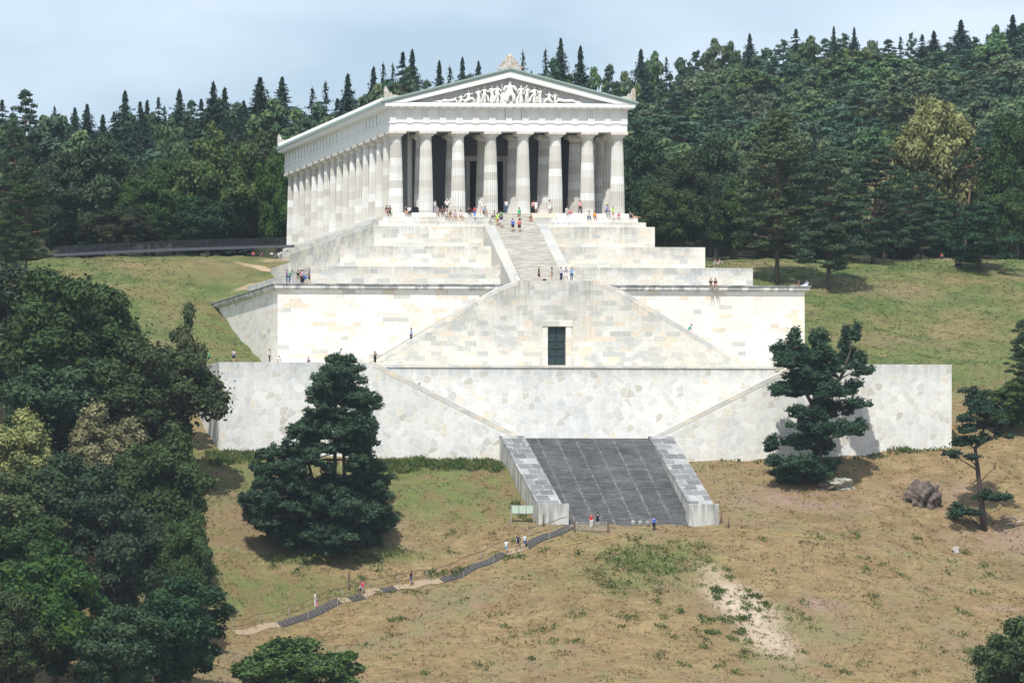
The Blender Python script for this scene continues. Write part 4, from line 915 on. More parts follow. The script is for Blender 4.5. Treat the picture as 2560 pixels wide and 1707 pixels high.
# ------------------------------------------------------------------ hero pines, clump by clump
def hero_px(clumps, base, stem, label, name='pine_tree', Yspread=3., size=1., vs_=1., mat='hero', dens=85, leaf=.23, tr=.34, flat=1., limbs=True, seed=1, dead=()):
    global rng; rng = np.random.default_rng(seed); random.seed(seed)
    g_ = G(base[0]*1.08844, base[1]*1.08844); X0, Y0, Z0 = g_; t = empty(name, (X0, Y0, Z0-.2)); tag(t, label, 'tree', 'pines standing alone on the slope')
    loc = lambda px, py, dy=0.: tuple(a-b for a, b in zip(D(px, py, Y0+dy), (X0, Y0, Z0-.2)))
    dep = (X0-CAM[0])*cd[0]+(Y0-CAM[1])*cd[1]; m_ = dep/12000.
    pads = []; m = MB()
    for st in stem:
        P = [loc(*p) for p in st]; m.tube(P, [tr*(1-.8*i/(len(P)-1)) for i in range(len(P))], 8)
    sp_ = [p for st in stem for p in st]
    for (cx, cy, rx, ry) in clumps:
        dy = random.uniform(-Yspread, Yspread)*(1 if rx < 60 else .6); c_ = loc(cx, cy, dy)
        k = max(4, int(rx*ry/52))
        for j in range(k):
            a = random.uniform(0, 6.28); f = random.uniform(.15, 1.0 if vs_ > 1.2 else .85)
            pads.append((c_[0]+math.cos(a)*rx*m_*f, c_[1]+random.uniform(-1, 1)*rx*m_*.7, c_[2]+math.sin(a)*ry*m_*f*.8, rx*m_*size*random.uniform(.24, .48), rx*m_*size*random.uniform(.35, .65), ry*m_*vs_*random.uniform(.3, .62)))
        if limbs:
            q_ = min(sp_, key=lambda p: abs(p[1]-cy-14)*1.3+abs(p[0]-cx)*.3); branch(m, loc(*q_), c_, .11, .03, .02)
    for a, b_ in dead: branch(m, loc(*a), loc(*b_), .10, .02, .03, 5, 5)
    o = inst('crown', pads_mesh(pads, dens, leaf, mat), parent=t); m.build('trunk', M['herobark'], t, True)
    return t, loc
big = []
rr = random.Random(4)
profp = [(838,748,812),(848,732,828),(880,722,840),(910,712,855),(940,700,862),(970,668,868),(1000,655,872),(1030,640,878),(1060,600,884),(1090,585,888),(1120,575,892),(1150,565,898),(1180,590,902),(1210,610,905),(1235,640,900)]
profp = [(y+dy, a+random.Random(y+dy).uniform(2, 22), b_-random.Random(y).uniform(2, 16)) for (y, a, b_) in profp for dy in (0, 15)]
for (y, x0, x1) in profp:
    x = x0+12
    while x < x1:
        rx = rr.uniform(24, 42); hole = (1005 < y < 1120 and 705 < x < 790)
        if not (hole and rr.random() < .8): big.append((min(x, x1-16), y+rr.uniform(-13, 13), rx, rr.uniform(13, 24)))
        x += rx*1.05
hero_px(big, (765, 1255), [[(765, 1265), (768, 1130), (770, 1000), (765, 900), (770, 845)], [(785, 1262), (792, 1120), (788, 1000), (800, 880)], [(735, 1262), (722, 1120), (708, 1060), (690, 985)]],
        'huge dark layered pine spreading to the ground in front of the lowest wall', Yspread=5.0, size=1.0, vs_=1.25, dens=95, seed=3, dead=[((705, 1050), (640, 1070)), ((690, 1000), (640, 1090)), ((735, 1080), (760, 1130))])
c2r = random.Random(9)
c2 = [(1825,785,26,24),(1880,778,24,26),(1893,815,34,22),(1820,828,38,20),(1955,790,22,24),(1958,822,32,18),(1985,850,26,18),(1940,855,36,16),(1870,858,50,20),(1812,868,26,14),(1840,895,44,20),(1900,905,48,20),(1955,905,30,18),(1805,912,26,16),(1960,935,36,18),(1900,945,36,16),(1835,945,34,16),(1875,975,30,14),(1930,975,44,18),(1968,985,26,20),(1830,985,26,14),(1775,1025,24,18),(1835,1020,40,18),(1885,1030,34,18),(1790,1060,34,14),(1850,1065,44,18),(1900,1075,30,16),(1822,1090,34,14),(1875,1100,40,14)]
c2 = [(x+c2r.uniform(-6, 6), y+c2r.uniform(-11, 11), rx*c2r.uniform(.7, 1.0), ry*c2r.uniform(.9, 1.35)) for x, y, rx, ry in c2]+[(1880+c2r.gauss(0, 34), c2r.uniform(800, 1090), c2r.uniform(14, 24), c2r.uniform(14, 24)) for _ in range(26)]
hero_px(c2, (1880, 1108), [[(1884, 1115), (1882, 1030), (1878, 960), (1890, 880), (1880, 790)], [(1882, 960), (1850, 900), (1830, 800)], [(1886, 900), (1930, 870), (1955, 800)]],
        'ragged open crowned pine in front of the right part of the lowest wall', Yspread=2.6, size=1.3, vs_=1.5, dens=95, seed=8, dead=[((1880, 1000), (1850, 975))])
c3 = [(2238,900,24,14),(2245,925,34,18),(2275,945,26,16),(2228,955,28,14),(2285,975,28,14),(2300,1000,22,12),(2232,985,30,14),(2215,1015,34,16),(2190,1045,22,12),(2220,1050,24,10),(2262,1005,22,12),(2220,1178,38,13),(2200,1165,18,10),(2285,1145,34,12),(2262,1135,20,10)]
hero_px(c3, (2260, 1220), [[(2262, 1225), (2254, 1150), (2246, 1080), (2240, 1030), (2262, 980), (2258, 930)]], 'small crooked pine with a bare middle trunk near the right edge', Yspread=1.3, size=1.35, vs_=1.5, seed=5, tr=.42, dead=[((2250, 1110), (2285, 1072)), ((2285, 1075), (2290, 1055)), ((2248, 1100), (2222, 1120)), ((2262, 1210), (2300, 1195))])

# ------------------------------------------------------------------ rocks and dead wood
def rock(base, w_, h_, label, seed=0, mat=None, name='rock'):
    g_ = G(base[0]*1.08844, base[1]*1.08844); bm = bmesh.new(); bmesh.ops.create_icosphere(bm, subdivisions=5, radius=1)
    r = np.random.default_rng(seed); K_ = r.normal(size=(7, 3))*2.6; ph = r.random(7)*6
    for v in bm.verts:
        c_ = np.array(v.co); dd = sum(math.sin(float(K_[i]@c_)*(1+i*.55)+ph[i])/(1.5+i) for i in range(7)); dd = dd*.34
        dd += .10*abs(math.sin(c_[0]*9+c_[2]*7+ph[0]))
        s_ = 1+dd; v.co = Vector((c_[0]*w_*s_, c_[1]*w_*.8*s_, max(c_[2], -.5)*h_*s_))
    me_ = bpy.data.meshes.new(name); bm.to_mesh(me_); bm.free(); me_.materials.append(mat or M['rock'])
    o = inst(name, me_, (g_[0], g_[1], g_[2]+h_*.05)); return tag(o, label, 'rock')
n = NT('reddish rock', .95); P_ = n.pos(); rk = n.noise(P_, 1.1, 6, .7); rk2 = n.noise(P_, 4, 4, .7)
n.bump(n.math('ADD', rk, n.math('MULTIPLY', rk2, .5)), 1., .35)
M['rock'] = n.out(n.mix(n.ramp(rk, [(.38, 0.), (.62, 1.)]), (.085, .06, .05), n.mix(rk2, (.17, .125, .105), (.29, .25, .215))))
rock((2122, 1155), 2.0, 1.9, 'large reddish rock outcrop on the brown slope at the right', 2)
rock((1928, 1118), 1.5, .9, 'pale rock at the foot of the ragged pine', 4, plain('pale rock', (.38, .37, .31), .95, 0, .3))
rock((1895, 1122), .9, .6, 'smaller shaded rock left of the pale rock under the ragged pine', 6)
def sticks(base, label, seed, sz=1., n_=7):
    random.seed(seed); g_ = G(base[0]*1.08844, base[1]*1.08844); m = MB()
    for i in range(n_):
        a = random.uniform(0, PI); ln = random.uniform(.8, 2.2)*sz
        branch(m, (0, 0, .9*sz*random.random()), (math.cos(a)*ln, random.uniform(-.8, .3), random.uniform(.1, 1.7)*sz), .09*sz, .02, .1, 5, 4)
    o = m.build('dead_branch', M['deadwood'], None, True); o.location = g_; return tag(o, label, 'dead wood')
sticks((740, 1262), 'bleached fallen branch at the foot of the big layered pine', 3, .9, 11)
sticks((2335, 1215), 'twisted bleached dead wood at the right edge', 5, 1.3, 6)
sticks((2300, 1198), 'short dead branch beside the small crooked pine', 6, .6, 4)
m = MB(); random.seed(2)
g_ = G(2195*1.08844, 1272*1.08844)
for i in range(5): m.box(-.35+random.uniform(-.1, .1), .3, -.3, .25, i*.17, i*.17+.14)
o = m.build('cairn', plain('pale cairn stone', (.55, .54, .5), .9, 0, .2), bevel=.03); o.location = (g_[0], g_[1], g_[2]-.05); tag(o, 'small stack of pale stones on the brown slope at the right', 'stone pile')
o = MB().box(-.3, .3, -.3, .3, 0, .25); 

# ------------------------------------------------------------------ grass tufts (uncountable)
rng = np.random.default_rng(12)
def tufts(N_, x0, x1, y0, y1, h0, h1, ok=None, w_=.06, blades=3):
    X = rng.uniform(x0, x1, N_); Y = rng.uniform(y0, y1, N_)
    if ok is not None: k = ok(X, Y); X, Y = X[k], Y[k]
    Z = terr(X, Y); V = []
    for b_ in range(blades):
        a = rng.uniform(0, 2*PI, len(X)); h = rng.uniform(h0, h1, len(X)); ox = rng.normal(size=len(X))*.12; oy = rng.normal(size=len(X))*.12
        p0 = np.stack([X+ox-np.cos(a)*w_, Y+oy-np.sin(a)*w_, Z-.05], 1); p1 = np.stack([X+ox+np.cos(a)*w_, Y+oy+np.sin(a)*w_, Z-.05], 1)
        p2 = np.stack([X+ox+rng.normal(size=len(X))*.16, Y+oy+rng.normal(size=len(X))*.16, Z+h], 1); V.append(np.stack([p0, p1, p2], 1).reshape(-1, 3))
    return np.concatenate(V)
def tri_obj(name, V, mat, label, cat):
    me_ = bpy.data.meshes.new(name); k = len(V)//3; me_.vertices.add(len(V)); me_.vertices.foreach_set('co', V.ravel().astype(np.float32))
    me_.loops.add(len(V)); me_.loops.foreach_set('vertex_index', np.arange(len(V), dtype=np.int32)); me_.polygons.add(k)
    me_.polygons.foreach_set('loop_start', np.arange(0, len(V), 3, dtype=np.int32)); me_.polygons.foreach_set('loop_total', np.full(k, 3, dtype=np.int32)); me_.update(); me_.validate(); me_.materials.append(mat)
    o = bpy.data.objects.new(name, me_); COL.objects.link(o); return tag(o, label, cat, kind='stuff')
nob = lambda X, Y: ~((np.abs(X) < 11.8) & (Y > -59)) & ~((np.abs(X) < 47.6) & (Y > -38.4) & (Y < -11)) & ~((np.abs(X) < 35.5) & (Y > -20))
clump = lambda X, Y: nob(X, Y) & (np.sin(X*.9+2*np.sin(Y*.5))*np.cos(Y*1.1+X*.3)+rng.normal(size=X.shape)*.5 > .1)
V1 = tufts(60000, -75, 75, -103, -38.6, .06, .22, clump, .07)
V2 = tufts(9000, -95, -35, -20, 62, .08, .2, nob, .08); V3 = tufts(12000, 35, 105, -38, 62, .08, .22, nob, .08)
tri_obj('grass', np.concatenate([V1, V2, V3]), M['ground'], 'dry grass tufts all over the slope', 'grass')
weed = (lambda n: n.out(n.mix(n.ramp(n.noise(n.pos(), .5, 3), [(.4, 0.), (.6, 1.)]), (.055, .095, .022), (.12, .145, .042))))(NT('weed leaves', .8))
Vw = []
def weeds(px, py, rx, ry, N_, h=.35):
    c_ = G(px*1.08844, py*1.08844); a = rng.uniform(0, 6.28, N_); r = np.sqrt(rng.random(N_)); X = c_[0]+np.cos(a)*r*rx; Y = c_[1]+np.sin(a)*r*ry; k = nob(X, Y); X, Y = X[k], Y[k]; Z = terr(X, Y); 
    for _ in range(5):
        q_ = np.stack([X, Y, Z], 1)+rng.normal(size=(len(X), 3))*np.array([.22, .22, .08])+np.array([0, 0, h*.3]); d1 = rng.normal(size=q_.shape)*.13; d2 = rng.normal(size=q_.shape)*.13; d2[:, 2] = np.abs(d2[:, 2])+h*.5
        Vw.append(np.stack([q_, q_+d1, q_+d2], 1).reshape(-1, 3))
for i in range(150): weeds(rng.uniform(560, 2300), rng.uniform(1225, 1560), rng.uniform(.4, 1.6), rng.uniform(.4, 1.2), int(rng.uniform(4, 16)), .22)
for x in range(890, 1160, 22): weeds(x, 1062+rng.uniform(0, 14), 1.8, rng.uniform(.6, 2.2), 110, rng.uniform(.35, .75))
for x in range(500, 600, 22): weeds(x, 1046+rng.uniform(0, 16), 1.8, rng.uniform(.6, 2.4), 90, rng.uniform(.4, .8))
for x in range(1600, 2180, 40): weeds(x, 1060-max(0, x-1900)*.09, 1.5, .35, 9, .4)
weeds(2080, 1035, 2.5, .6, 50, .5); weeds(2150, 1030, 2, .8, 60, .6)
for x, y, a, b_, k in ((740, 1283, 8, 1.2, 150), (860, 1275, 5, 1., 90), (1000, 1322, 1.5, .8, 40), (1055, 1318, 1.2, .8, 40), (1200, 1180, 1.2, 3, 90), (1500, 1290, 7, 4, 240), (1450, 1320, 6, 4, 160)): weeds(x, y, a, b_, k, .35)
for i in range(34): weeds(1690+rng.normal()*38, 1420+rng.normal()*42, .5, .4, 12, .3)
tri_obj('weeds', np.concatenate(Vw), weed, 'low green weeds scattered over the slope', 'weeds')

WORDS = 'first second third fourth fifth sixth seventh eighth ninth tenth eleventh twelfth thirteenth fourteenth fifteenth sixteenth seventeenth eighteenth nineteenth twentieth'.split()
def ordinal(i): return WORDS[i] if i < 20 else f'{i+1}'+('th' if (i+1) % 10 > 3 or (i+1) % 10 == 0 else ('st', 'nd', 'rd')[(i+1) % 10-1])
def enumerate_labels():
    d = {}
    for o in COL.objects:
        if o.parent is None and 'label' in o and 'group' in o and o['category'] == 'tree': d.setdefault(o['label'], []).append(o)
    for lb, L_ in d.items():
        if len(L_) < 2: continue
        L_.sort(key=lambda o: px_of(*o.location)[0])
        for i, o in enumerate(L_): o['label'] = (ordinal(i)+' from left, '+lb) if len(L_) > 2 else (('left ' if i == 0 else 'right ')+lb)
enumerate_labels()

for o in COL.objects:
    if 'label' in o and len(o['label'].split()) > 16: print('LONG', o.name, o['label'])

# ================================================================== people
def skin(name, J, E_, root, sub=1):
    names_ = list(J); me_ = bpy.data.meshes.new(name)
    me_.from_pydata([J[k][0] for k in names_], [(names_.index(a), names_.index(b_)) for a, b_ in E_], [])
    o = bpy.data.objects.new(name, me_); COL.objects.link(o)
    sk = o.modifiers.new('s', 'SKIN'); sk.use_smooth_shade = True
    if not me_.skin_vertices: bpy.context.view_layer.update()
    sv = me_.skin_vertices[0].data if me_.skin_vertices else None
    for i, k in enumerate(names_):
        r = J[k][1]; sv[i].radius = r if hasattr(r, '__len__') else (r, r); sv[i].use_root = (k == root)
    ss = o.modifiers.new('b', 'SUBSURF'); ss.levels = sub; ss.render_levels = sub
    dg = bpy.context.evaluated_depsgraph_get(); dg.update(); ev = o.evaluated_get(dg)
    m2 = bpy.data.meshes.new_from_object(ev); m2.name = name; bpy.data.objects.remove(o)
    m2.materials.clear(); m2.materials.append(None)
    m2.polygons.foreach_set('use_smooth', [True]*len(m2.polygons)); return m2
def lerp(a, b_, t): return tuple(a[i]+(b_[i]-a[i])*t for i in range(3))
POSE = {}
def pose(key, pel=(0, 0, .93), lean=(0, 0), head=(0, -.02), la=None, ra=None, ll=None, rl=None):
    """figure faces -Y; la/ra = (elbow, hand), ll/rl = (knee, ankle)"""
    px_, py_, pz_ = pel; lx, ly = lean
    ch = (px_+lx*.7, py_+ly*.7, pz_+.36*(1-abs(ly)*.3)); nk = (px_+lx, py_+ly, pz_+.53*(1-abs(ly)*.35)); 
    hd = (nk[0]+head[0], nk[1]+head[1]-.01, nk[2]+.15); ht = (hd[0], hd[1]+.01, hd[2]+.075)
    J = {'pel': (pel, (.13, .10)), 'wa': (lerp(pel, ch, .45), (.115, .085)), 'ch': (ch, (.145, .10)), 'nk': (nk, .06), 'nk2': (lerp(nk, hd, .45), .05), 'hd': (hd, (.078, .09)), 'ht': (ht, (.062, .07)),
         'nose': ((hd[0], hd[1]-.095, hd[2]+.0), .013)}
    E_ = [('pel', 'wa'), ('wa', 'ch'), ('ch', 'nk'), ('nk', 'nk2'), ('nk2', 'hd'), ('hd', 'ht'), ('hd', 'nose')]
    for s, arm, leg, q in ((-1, la, ll, 'l'), (1, ra, rl, 'r')):
        sh = (ch[0]+s*.165, ch[1], ch[2]+.09); arm = arm or ((s*.07, .03, -.28), (s*.07, -.05, -.52))
        el = tuple(sh[i]+arm[0][i] for i in range(3)); ha = tuple(sh[i]+arm[1][i] for i in range(3)); wr = lerp(ha, el, .12)
        d = Vector(ha)-Vector(el); d.normalize(); side = d.cross(Vector((0, 1, 0))); side = side.normalized() if side.length > .1 else Vector((1, 0, 0))
        J.update({q+'sh': (sh, .058), q+'el': (el, .042), q+'wr': (wr, .028), q+'ha': (tuple(Vector(ha)+d*.045), (.032, .020))})
        E_ += [('ch', q+'sh'), (q+'sh', q+'el'), (q+'el', q+'wr'), (q+'wr', q+'ha')]
        for f in range(4):
            p0 = Vector(ha)+d*.085+side*(f-1.5)*.019; p1 = p0+d*(.045+.01*(f in (1, 2)))+Vector((0, -.012, 0)); J[f'{q}f{f}'] = (tuple(p0), .009); J[f'{q}g{f}'] = (tuple(p1), .007); E_ += [(q+'ha', f'{q}f{f}'), (f'{q}f{f}', f'{q}g{f}')]
        p0 = Vector(ha)+d*.035+side*(.045*s); J[q+'th'] = (tuple(p0+d*.02), .009); E_.append((q+'ha', q+'th'))
        hp = (px_+s*.085, py_, pz_-.04); leg = leg or ((s*.01, -.01, -.42), (s*.015, .02, -.83))
        kn = tuple(hp[i]+leg[0][i] for i in range(3)); an = tuple(hp[i]+leg[1][i] for i in range(3)); fw = -.15
        J.update({q+'hp': (hp, .088), q+'kn': (kn, .058), q+'an': (an, .036), q+'to': ((an[0]+s*.015, an[1]+fw, an[2]-.035), (.038, .025))})
        E_ += [('pel', q+'hp'), (q+'hp', q+'kn'), (q+'kn', q+'an'), (q+'an', q+'to')]
    P = {'body': skin('body', J, E_, 'pel', 1)}
    g_ = lambda r, k, a: tuple(x*k+a for x in (r if hasattr(r, '__len__') else (r, r)))
    def sub(names_, edges, k=1.1, a=.016, over={}):
        JJ = {n_: (over.get(n_, J[n_])[0], g_(J[n_][1], k, a) if n_ not in over else over[n_][1]) for n_ in names_}; return JJ, edges
    sl = {q+'ms': (lerp(J[q+'sh'][0], J[q+'el'][0], .6), .055) for q in 'lr'}; J.update(sl)
    JJ, EE = sub(['pel', 'wa', 'ch', 'lsh', 'rsh', 'lms', 'rms', 'nk'], [('pel', 'wa'), ('wa', 'ch'), ('ch', 'nk'), ('ch', 'lsh'), ('ch', 'rsh'), ('lsh', 'lms'), ('rsh', 'rms')])
    JJ['nk'] = (lerp(ch, nk, .75), (.075, .075)); P['shirt'] = skin('shirt', JJ, EE, 'wa')
    for nm, cut in (('trousers', .93), ('shorts', None)):
        for q in 'lr':
            a0, a1 = (J[q+'kn'][0], J[q+'an'][0]) if cut else (J[q+'hp'][0], J[q+'kn'][0]); J[q+'end'] = (lerp(a0, a1, cut or .85), .050 if cut else .075)
        ns = ['pel', 'lhp', 'rhp']+(['lkn', 'rkn'] if cut else [])+['lend', 'rend']
        ed = [('pel', 'lhp'), ('pel', 'rhp')]+([('lhp', 'lkn'), ('rhp', 'rkn'), ('lkn', 'lend'), ('rkn', 'rend')] if cut else [('lhp', 'lend'), ('rhp', 'rend')])
        JJ, EE = sub(ns, ed, 1.08, .014); JJ['pel'] = ((pel[0], pel[1], pel[2]+.04), g_(J['pel'][1], 1.06, .012)); P[nm] = skin(nm, JJ, EE, 'pel')
    kc = lerp(J['lkn'][0], J['rkn'][0], .5)
    JJ = {'a': (lerp(pel, ch, .25), (.12, .10)), 'b': (pel, (.17, .14)), 'c': (lerp(pel, kc, .55), (.20, .15)), 'd': (lerp(pel, kc, .92), (.22, .17))}
    P['skirt'] = skin('skirt', JJ, [('a', 'b'), ('b', 'c'), ('c', 'd')], 'a')
    JJ = {'a': ((hd[0], hd[1]+.025, hd[2]+.035), (.088, .092)), 'b': ((hd[0], hd[1]+.03, hd[2]+.08), (.075, .08)), 'c': ((hd[0], hd[1]+.06, hd[2]-.03), (.06, .05))}
    P['hair'] = skin('hair', JJ, [('b', 'a'), ('a', 'c')], 'a')
    JJ = dict(JJ); JJ['e'] = ((hd[0], hd[1]+.095, hd[2]-.17), (.085, .035)); JJ['f'] = ((hd[0], hd[1]+.105, hd[2]-.33), (.06, .025))
    P['long_hair'] = skin('long_hair', JJ, [('b', 'a'), ('a', 'c'), ('c', 'e'), ('e', 'f')], 'a')
    JJ = {'a': ((ch[0], ch[1]+.15, ch[2]+.06), (.13, .07)), 'b': ((ch[0], ch[1]+.17, ch[2]-.2), (.15, .10))}
    P['backpack'] = skin('backpack', JJ, [('a', 'b')], 'a')
    POSE[key] = P
UPF = ((-.05, -.14, -.20), (.07, -.20, .12))
pose('stand'); pose('wide', ll=((-.04, 0, -.42), (-.10, .02, -.83)), rl=((.04, -.02, -.42), (.10, 0, -.83)), ra=((.16, .04, -.22), (.04, -.08, -.34)))
pose('hips', la=((-.20, .06, -.18), (-.05, -.02, -.36)), ra=((.20, .06, -.18), (.05, -.02, -.36)))
pose('photo', la=((-.08, -.14, -.20), (.08, -.22, .10)), ra=((.10, -.14, -.18), (-.06, -.22, .10)))
pose('armup', ra=((.14, -.05, -.16), (.02, -.14, .14)))
pose('point', ra=((.26, -.05, .05), (.50, -.10, .22)))
pose('walk', lean=(0, -.03), la=((-.05, -.10, -.26), (-.03, -.28, -.42)), ra=((.05, .12, -.26), (.06, .14, -.50)), ll=((0, .02, -.42), (.01, .22, -.78)), rl=((0, -.14, -.40), (.01, -.20, -.80)))
pose('bend', lean=(0, -.32), head=(0, -.10), la=((-.04, -.12, -.26), (0, -.2, -.45)), ra=((.04, -.1, -.26), (0, -.2, -.45)))
pose('sit', pel=(0, 0, .09), lean=(0, -.02), la=((-.07, -.04, -.27), (.02, -.28, -.40)), ra=((.07, -.04, -.27), (-.02, -.28, -.40)), ll=((-.05, -.40, .05), (-.05, -.44, -.40)), rl=((.05, -.40, .05), (.07, -.46, -.40)))
pose('sit2', pel=(0, 0, .09), lean=(.04, -.12), head=(.02, -.05), la=((-.08, -.14, -.24), (.05, -.32, -.28)), ra=((.08, -.14, -.24), (-.05, -.32, -.30)), ll=((-.10, -.38, .08), (-.13, -.40, -.38)), rl=((.10, -.38, .08), (.10, -.42, -.38)))
pose('ground', pel=(0, 0, .09), lean=(0, -.08), la=((-.10, -.12, -.22), (.02, -.32, -.10)), ra=((.10, -.12, -.22), (-.02, -.32, -.10)), ll=((-.06, -.30, .34), (-.05, -.52, -.02)), rl=((.08, -.30, .32), (.06, -.50, -.02)))
pose('prone', pel=(0, 0, .10), lean=(0, .34), head=(0, .05), la=((-.14, .16, -.2), (-.12, .22, -.38)), ra=((.14, .16, -.2), (.12, .22, -.38)), ll=((-.05, -.42, .04), (-.06, -.84, 0)), rl=((.05, -.40, .14), (.08, -.80, .0)))
CM = {}
def cmat(c, rough=.85):
    k = tuple(round(x, 3) for x in c)
    if k not in CM: CM[k] = plain('cloth', k, rough)
    return CM[k]
SKN = [plain('skin', (.52, .32, .23), .6), plain('skin tanned', (.38, .21, .14), .6), plain('skin fair', (.62, .42, .32), .6)]
HAIR = {'d': (.02, .015, .012), 'b': (.10, .055, .03), 'g': (.33, .24, .12), 'w': (.6, .6, .58), 'h': (.75, .74, .7)}
CO_ = {'black': (.012, .012, .016), 'navy': (.015, .025, .08), 'white': (.80, .80, .80), 'grey': (.32, .32, .35), 'red': (.60, .02, .03), 'coral': (.75, .10, .10), 'blue': (.03, .14, .55), 'sky': (.22, .42, .68), 'jeans': (.07, .13, .27), 'khaki': (.35, .29, .19), 'olive': (.09, .085, .04), 'pink': (.75, .35, .40), 'hotpink': (.75, .06, .16), 'orange': (.80, .28, .02), 'green': (.02, .42, .17), 'lime': (.40, .75, .12), 'teal': (.03, .38, .38), 'purple': (.22, .10, .40), 'brown': (.12, .06, .04), 'pale': (.62, .68, .76), 'darkred': (.13, .02, .03), 'lilac': (.48, .44, .52), 'tan': (.62, .36, .22)}
def slotmat(o, m_): o.material_slots[0].link = 'OBJECT'; o.material_slots[0].material = m_
NPEO = 0
def person(loc_, pz, shirt, bottom, cl, label, rz=0, sc=1., hair='b', long=False, skin_=0, pack=None, group=None):
    global NPEO; NPEO += 1
    P = POSE[pz]; z = loc_[2]
    low = {'sit': 0, 'sit2': 0, 'ground': 0, 'prone': 0}.get(pz, .0)
    o = inst('person', P['body'], (loc_[0], loc_[1], z+low), (0, 0, rz), (sc*1.02,)*3); slotmat(o, SKN[skin_]); tag(o, label, 'person', group)
    parts = [('shirt', shirt), (bottom, cl)] if shirt else [(bottom, cl)]
    for nm, c_ in parts:
        if nm: q = inst(nm, P[nm], parent=o); slotmat(q, cmat(CO_[c_]))
    q = inst('hair', P['long_hair' if long else 'hair'], parent=o); slotmat(q, cmat(HAIR[hair]))
    if pack: q = inst('backpack', P['backpack'], parent=o); slotmat(q, cmat(CO_[pack]))
    return o
def S(x, Y, z): return (W(x, 800, Y)[0], Y, z)
K0, K1, K2, K3 = (-.32, 0.02), (-1.0, -.62), (-1.9, -1.28), (-2.95, -1.98)
FR = math.radians(-14)   # facing the viewer roughly
g1 = 'people on the temple steps'
def sitK(x, K_, *a, **k): return person(S(x, K_[0]+.12, K_[1]), *a, group=g1, **k)
def stK(x, K_, *a, **k): return person(S(x, K_[0]-.35, K_[1]-.62 if False else K_[1]), *a, group=g1, **k)
sitK(965, K0, 'sit2', 'black', 'shorts', 'pink', 'woman in black top and pink shorts sitting at the left corner of the temple floor', rz=.3, long=True)
sitK(974, K0, 'sit2', 'black', 'trousers', 'black', 'man all in black hugging the woman at the left corner of the temple floor', rz=-.4, hair='d')
sitK(1014, K0, 'sit', 'navy', 'shorts', 'tan', 'woman in dark top and pale shorts sitting right of the first front column', rz=.2, long=True)
sitK(1023, K0, 'sit', 'white', 'trousers', 'black', 'woman in white top and dark trousers sitting right of the first front column', rz=-.1, long=True)
person(S(1087.5, .9, .02), 'stand', 'pale', 'trousers', 'lilac', 'person in pale blue leaning on the second front column', rz=.5, group=g1)
sitK(1093, K0, 'sit', 'grey', 'shorts', 'grey', 'person in grey shirt and grey shorts sitting right of the second column', hair='b')
sitK(1104.5, K0, 'sit2', 'black', 'shorts', 'black', 'man in black shirt with bare arms crossed sitting right of the second column', hair='d')
person(S(1117.5, .5, .02), 'hips', 'white', 'shorts', 'olive', 'broad man in white shirt, white hat and olive shorts seen from behind', rz=PI, hair='h', sc=1.08, group=g1)
sitK(1116, K1, 'sit2', 'pale', 'shorts', 'khaki', 'person in pale grey shirt, leftmost of four sitting on the second step', hair='d')
sitK(1125, K1, 'sit2', 'black', 'shorts', 'tan', 'person in black top leaning forward, second of four on the second step', hair='d', skin_=2)
sitK(1137.5, K1, 'sit', 'lilac', 'shorts', 'grey', 'woman in lilac grey top, third of four sitting on the second step', long=True)
sitK(1151.5, K1, 'sit', 'white', 'shorts', 'tan', 'person in white top, rightmost of four sitting on the second step', rz=.4, hair='d')
sitK(1172.5, K0, 'ground', 'darkred', 'trousers', 'black', 'person in dark red crouching in the shade beside the third column', hair='d')
stK(1186.5, K1, 'stand', 'red', 'trousers', 'blue', 'child in red shirt and blue trousers standing on the first step', sc=.78, hair='d')
person(S(1204, -.25, .02), 'wide', 'white', 'shorts', 'white', 'man in white shirt and cap standing by the fourth column', rz=.3, hair='h', group=g1)
sitK(1210, K0, 'sit2', 'sky', 'shorts', 'olive', 'person in light blue top sitting in front of the fourth column', rz=.5)
stK(1223, K2, 'stand', 'white', 'trousers', 'white', 'small child all in white standing on the lower step', sc=.62, hair='g')
sitK(1235, K1, 'sit2', 'lilac', 'trousers', 'navy', 'person in lilac shirt and dark trousers sitting left of the stair top', rz=-.4, long=True)
sitK(1241.5, (-1.9, -1.28), 'sit', 'lime', 'shorts', 'lime', 'person in yellow green top sitting beside the stair top', hair='b')
sitK(1252.5, K1, 'sit', 'green', 'shorts', 'jeans', 'person in green top sitting at the stair top behind the white shorts', hair='d')
person(S(1266, -.3, .02), 'stand', 'white', 'trousers', 'jeans', 'person in white shirt and blue jeans standing before the dark portal', hair='d', skin_=1, group=g1)
person(S(1333, .8, .02), 'stand', 'pink', 'trousers', 'black', 'person in faded pink half hidden by the fifth column', hair='d', group=g1)
person(S(1340, .4, .02), 'stand', 'white', 'shorts', 'white', 'person all in white standing right of the fifth column', hair='d', skin_=1, group=g1)
person(S(1374, .0, .02), 'photo', 'white', 'skirt', 'white', 'woman in a white dress before the sixth column', hair='d', group=g1)
sitK(1416, K0, 'ground', 'white', 'shorts', 'white', 'person in white shirt sitting right of the sixth column', rz=.5)
person(S(1450, .3, .02), 'wide', 'pink', 'trousers', 'black', 'woman in pale pink blouse and black trousers left of the seventh column', hair='b', group=g1)
sitK(1471, K1, 'sit2', 'white', 'trousers', 'jeans', 'person in white shirt and blue jeans sitting on the right steps', hair='d')
sitK(1486.5, K1, 'sit', 'orange', 'shorts', 'navy', 'woman in orange shirt sitting on the right steps', long=True)
sitK(1516, (-.32, .22), 'sit2', 'sky', 'trousers', 'jeans', 'man in blue shirt and jeans leaning toward the child in lime green', rz=.3, sc=1.1)
stK(1533, K1, 'point', 'lime', 'shorts', 'tan', 'child in lime green shirt standing near the right end of the steps', sc=.8)
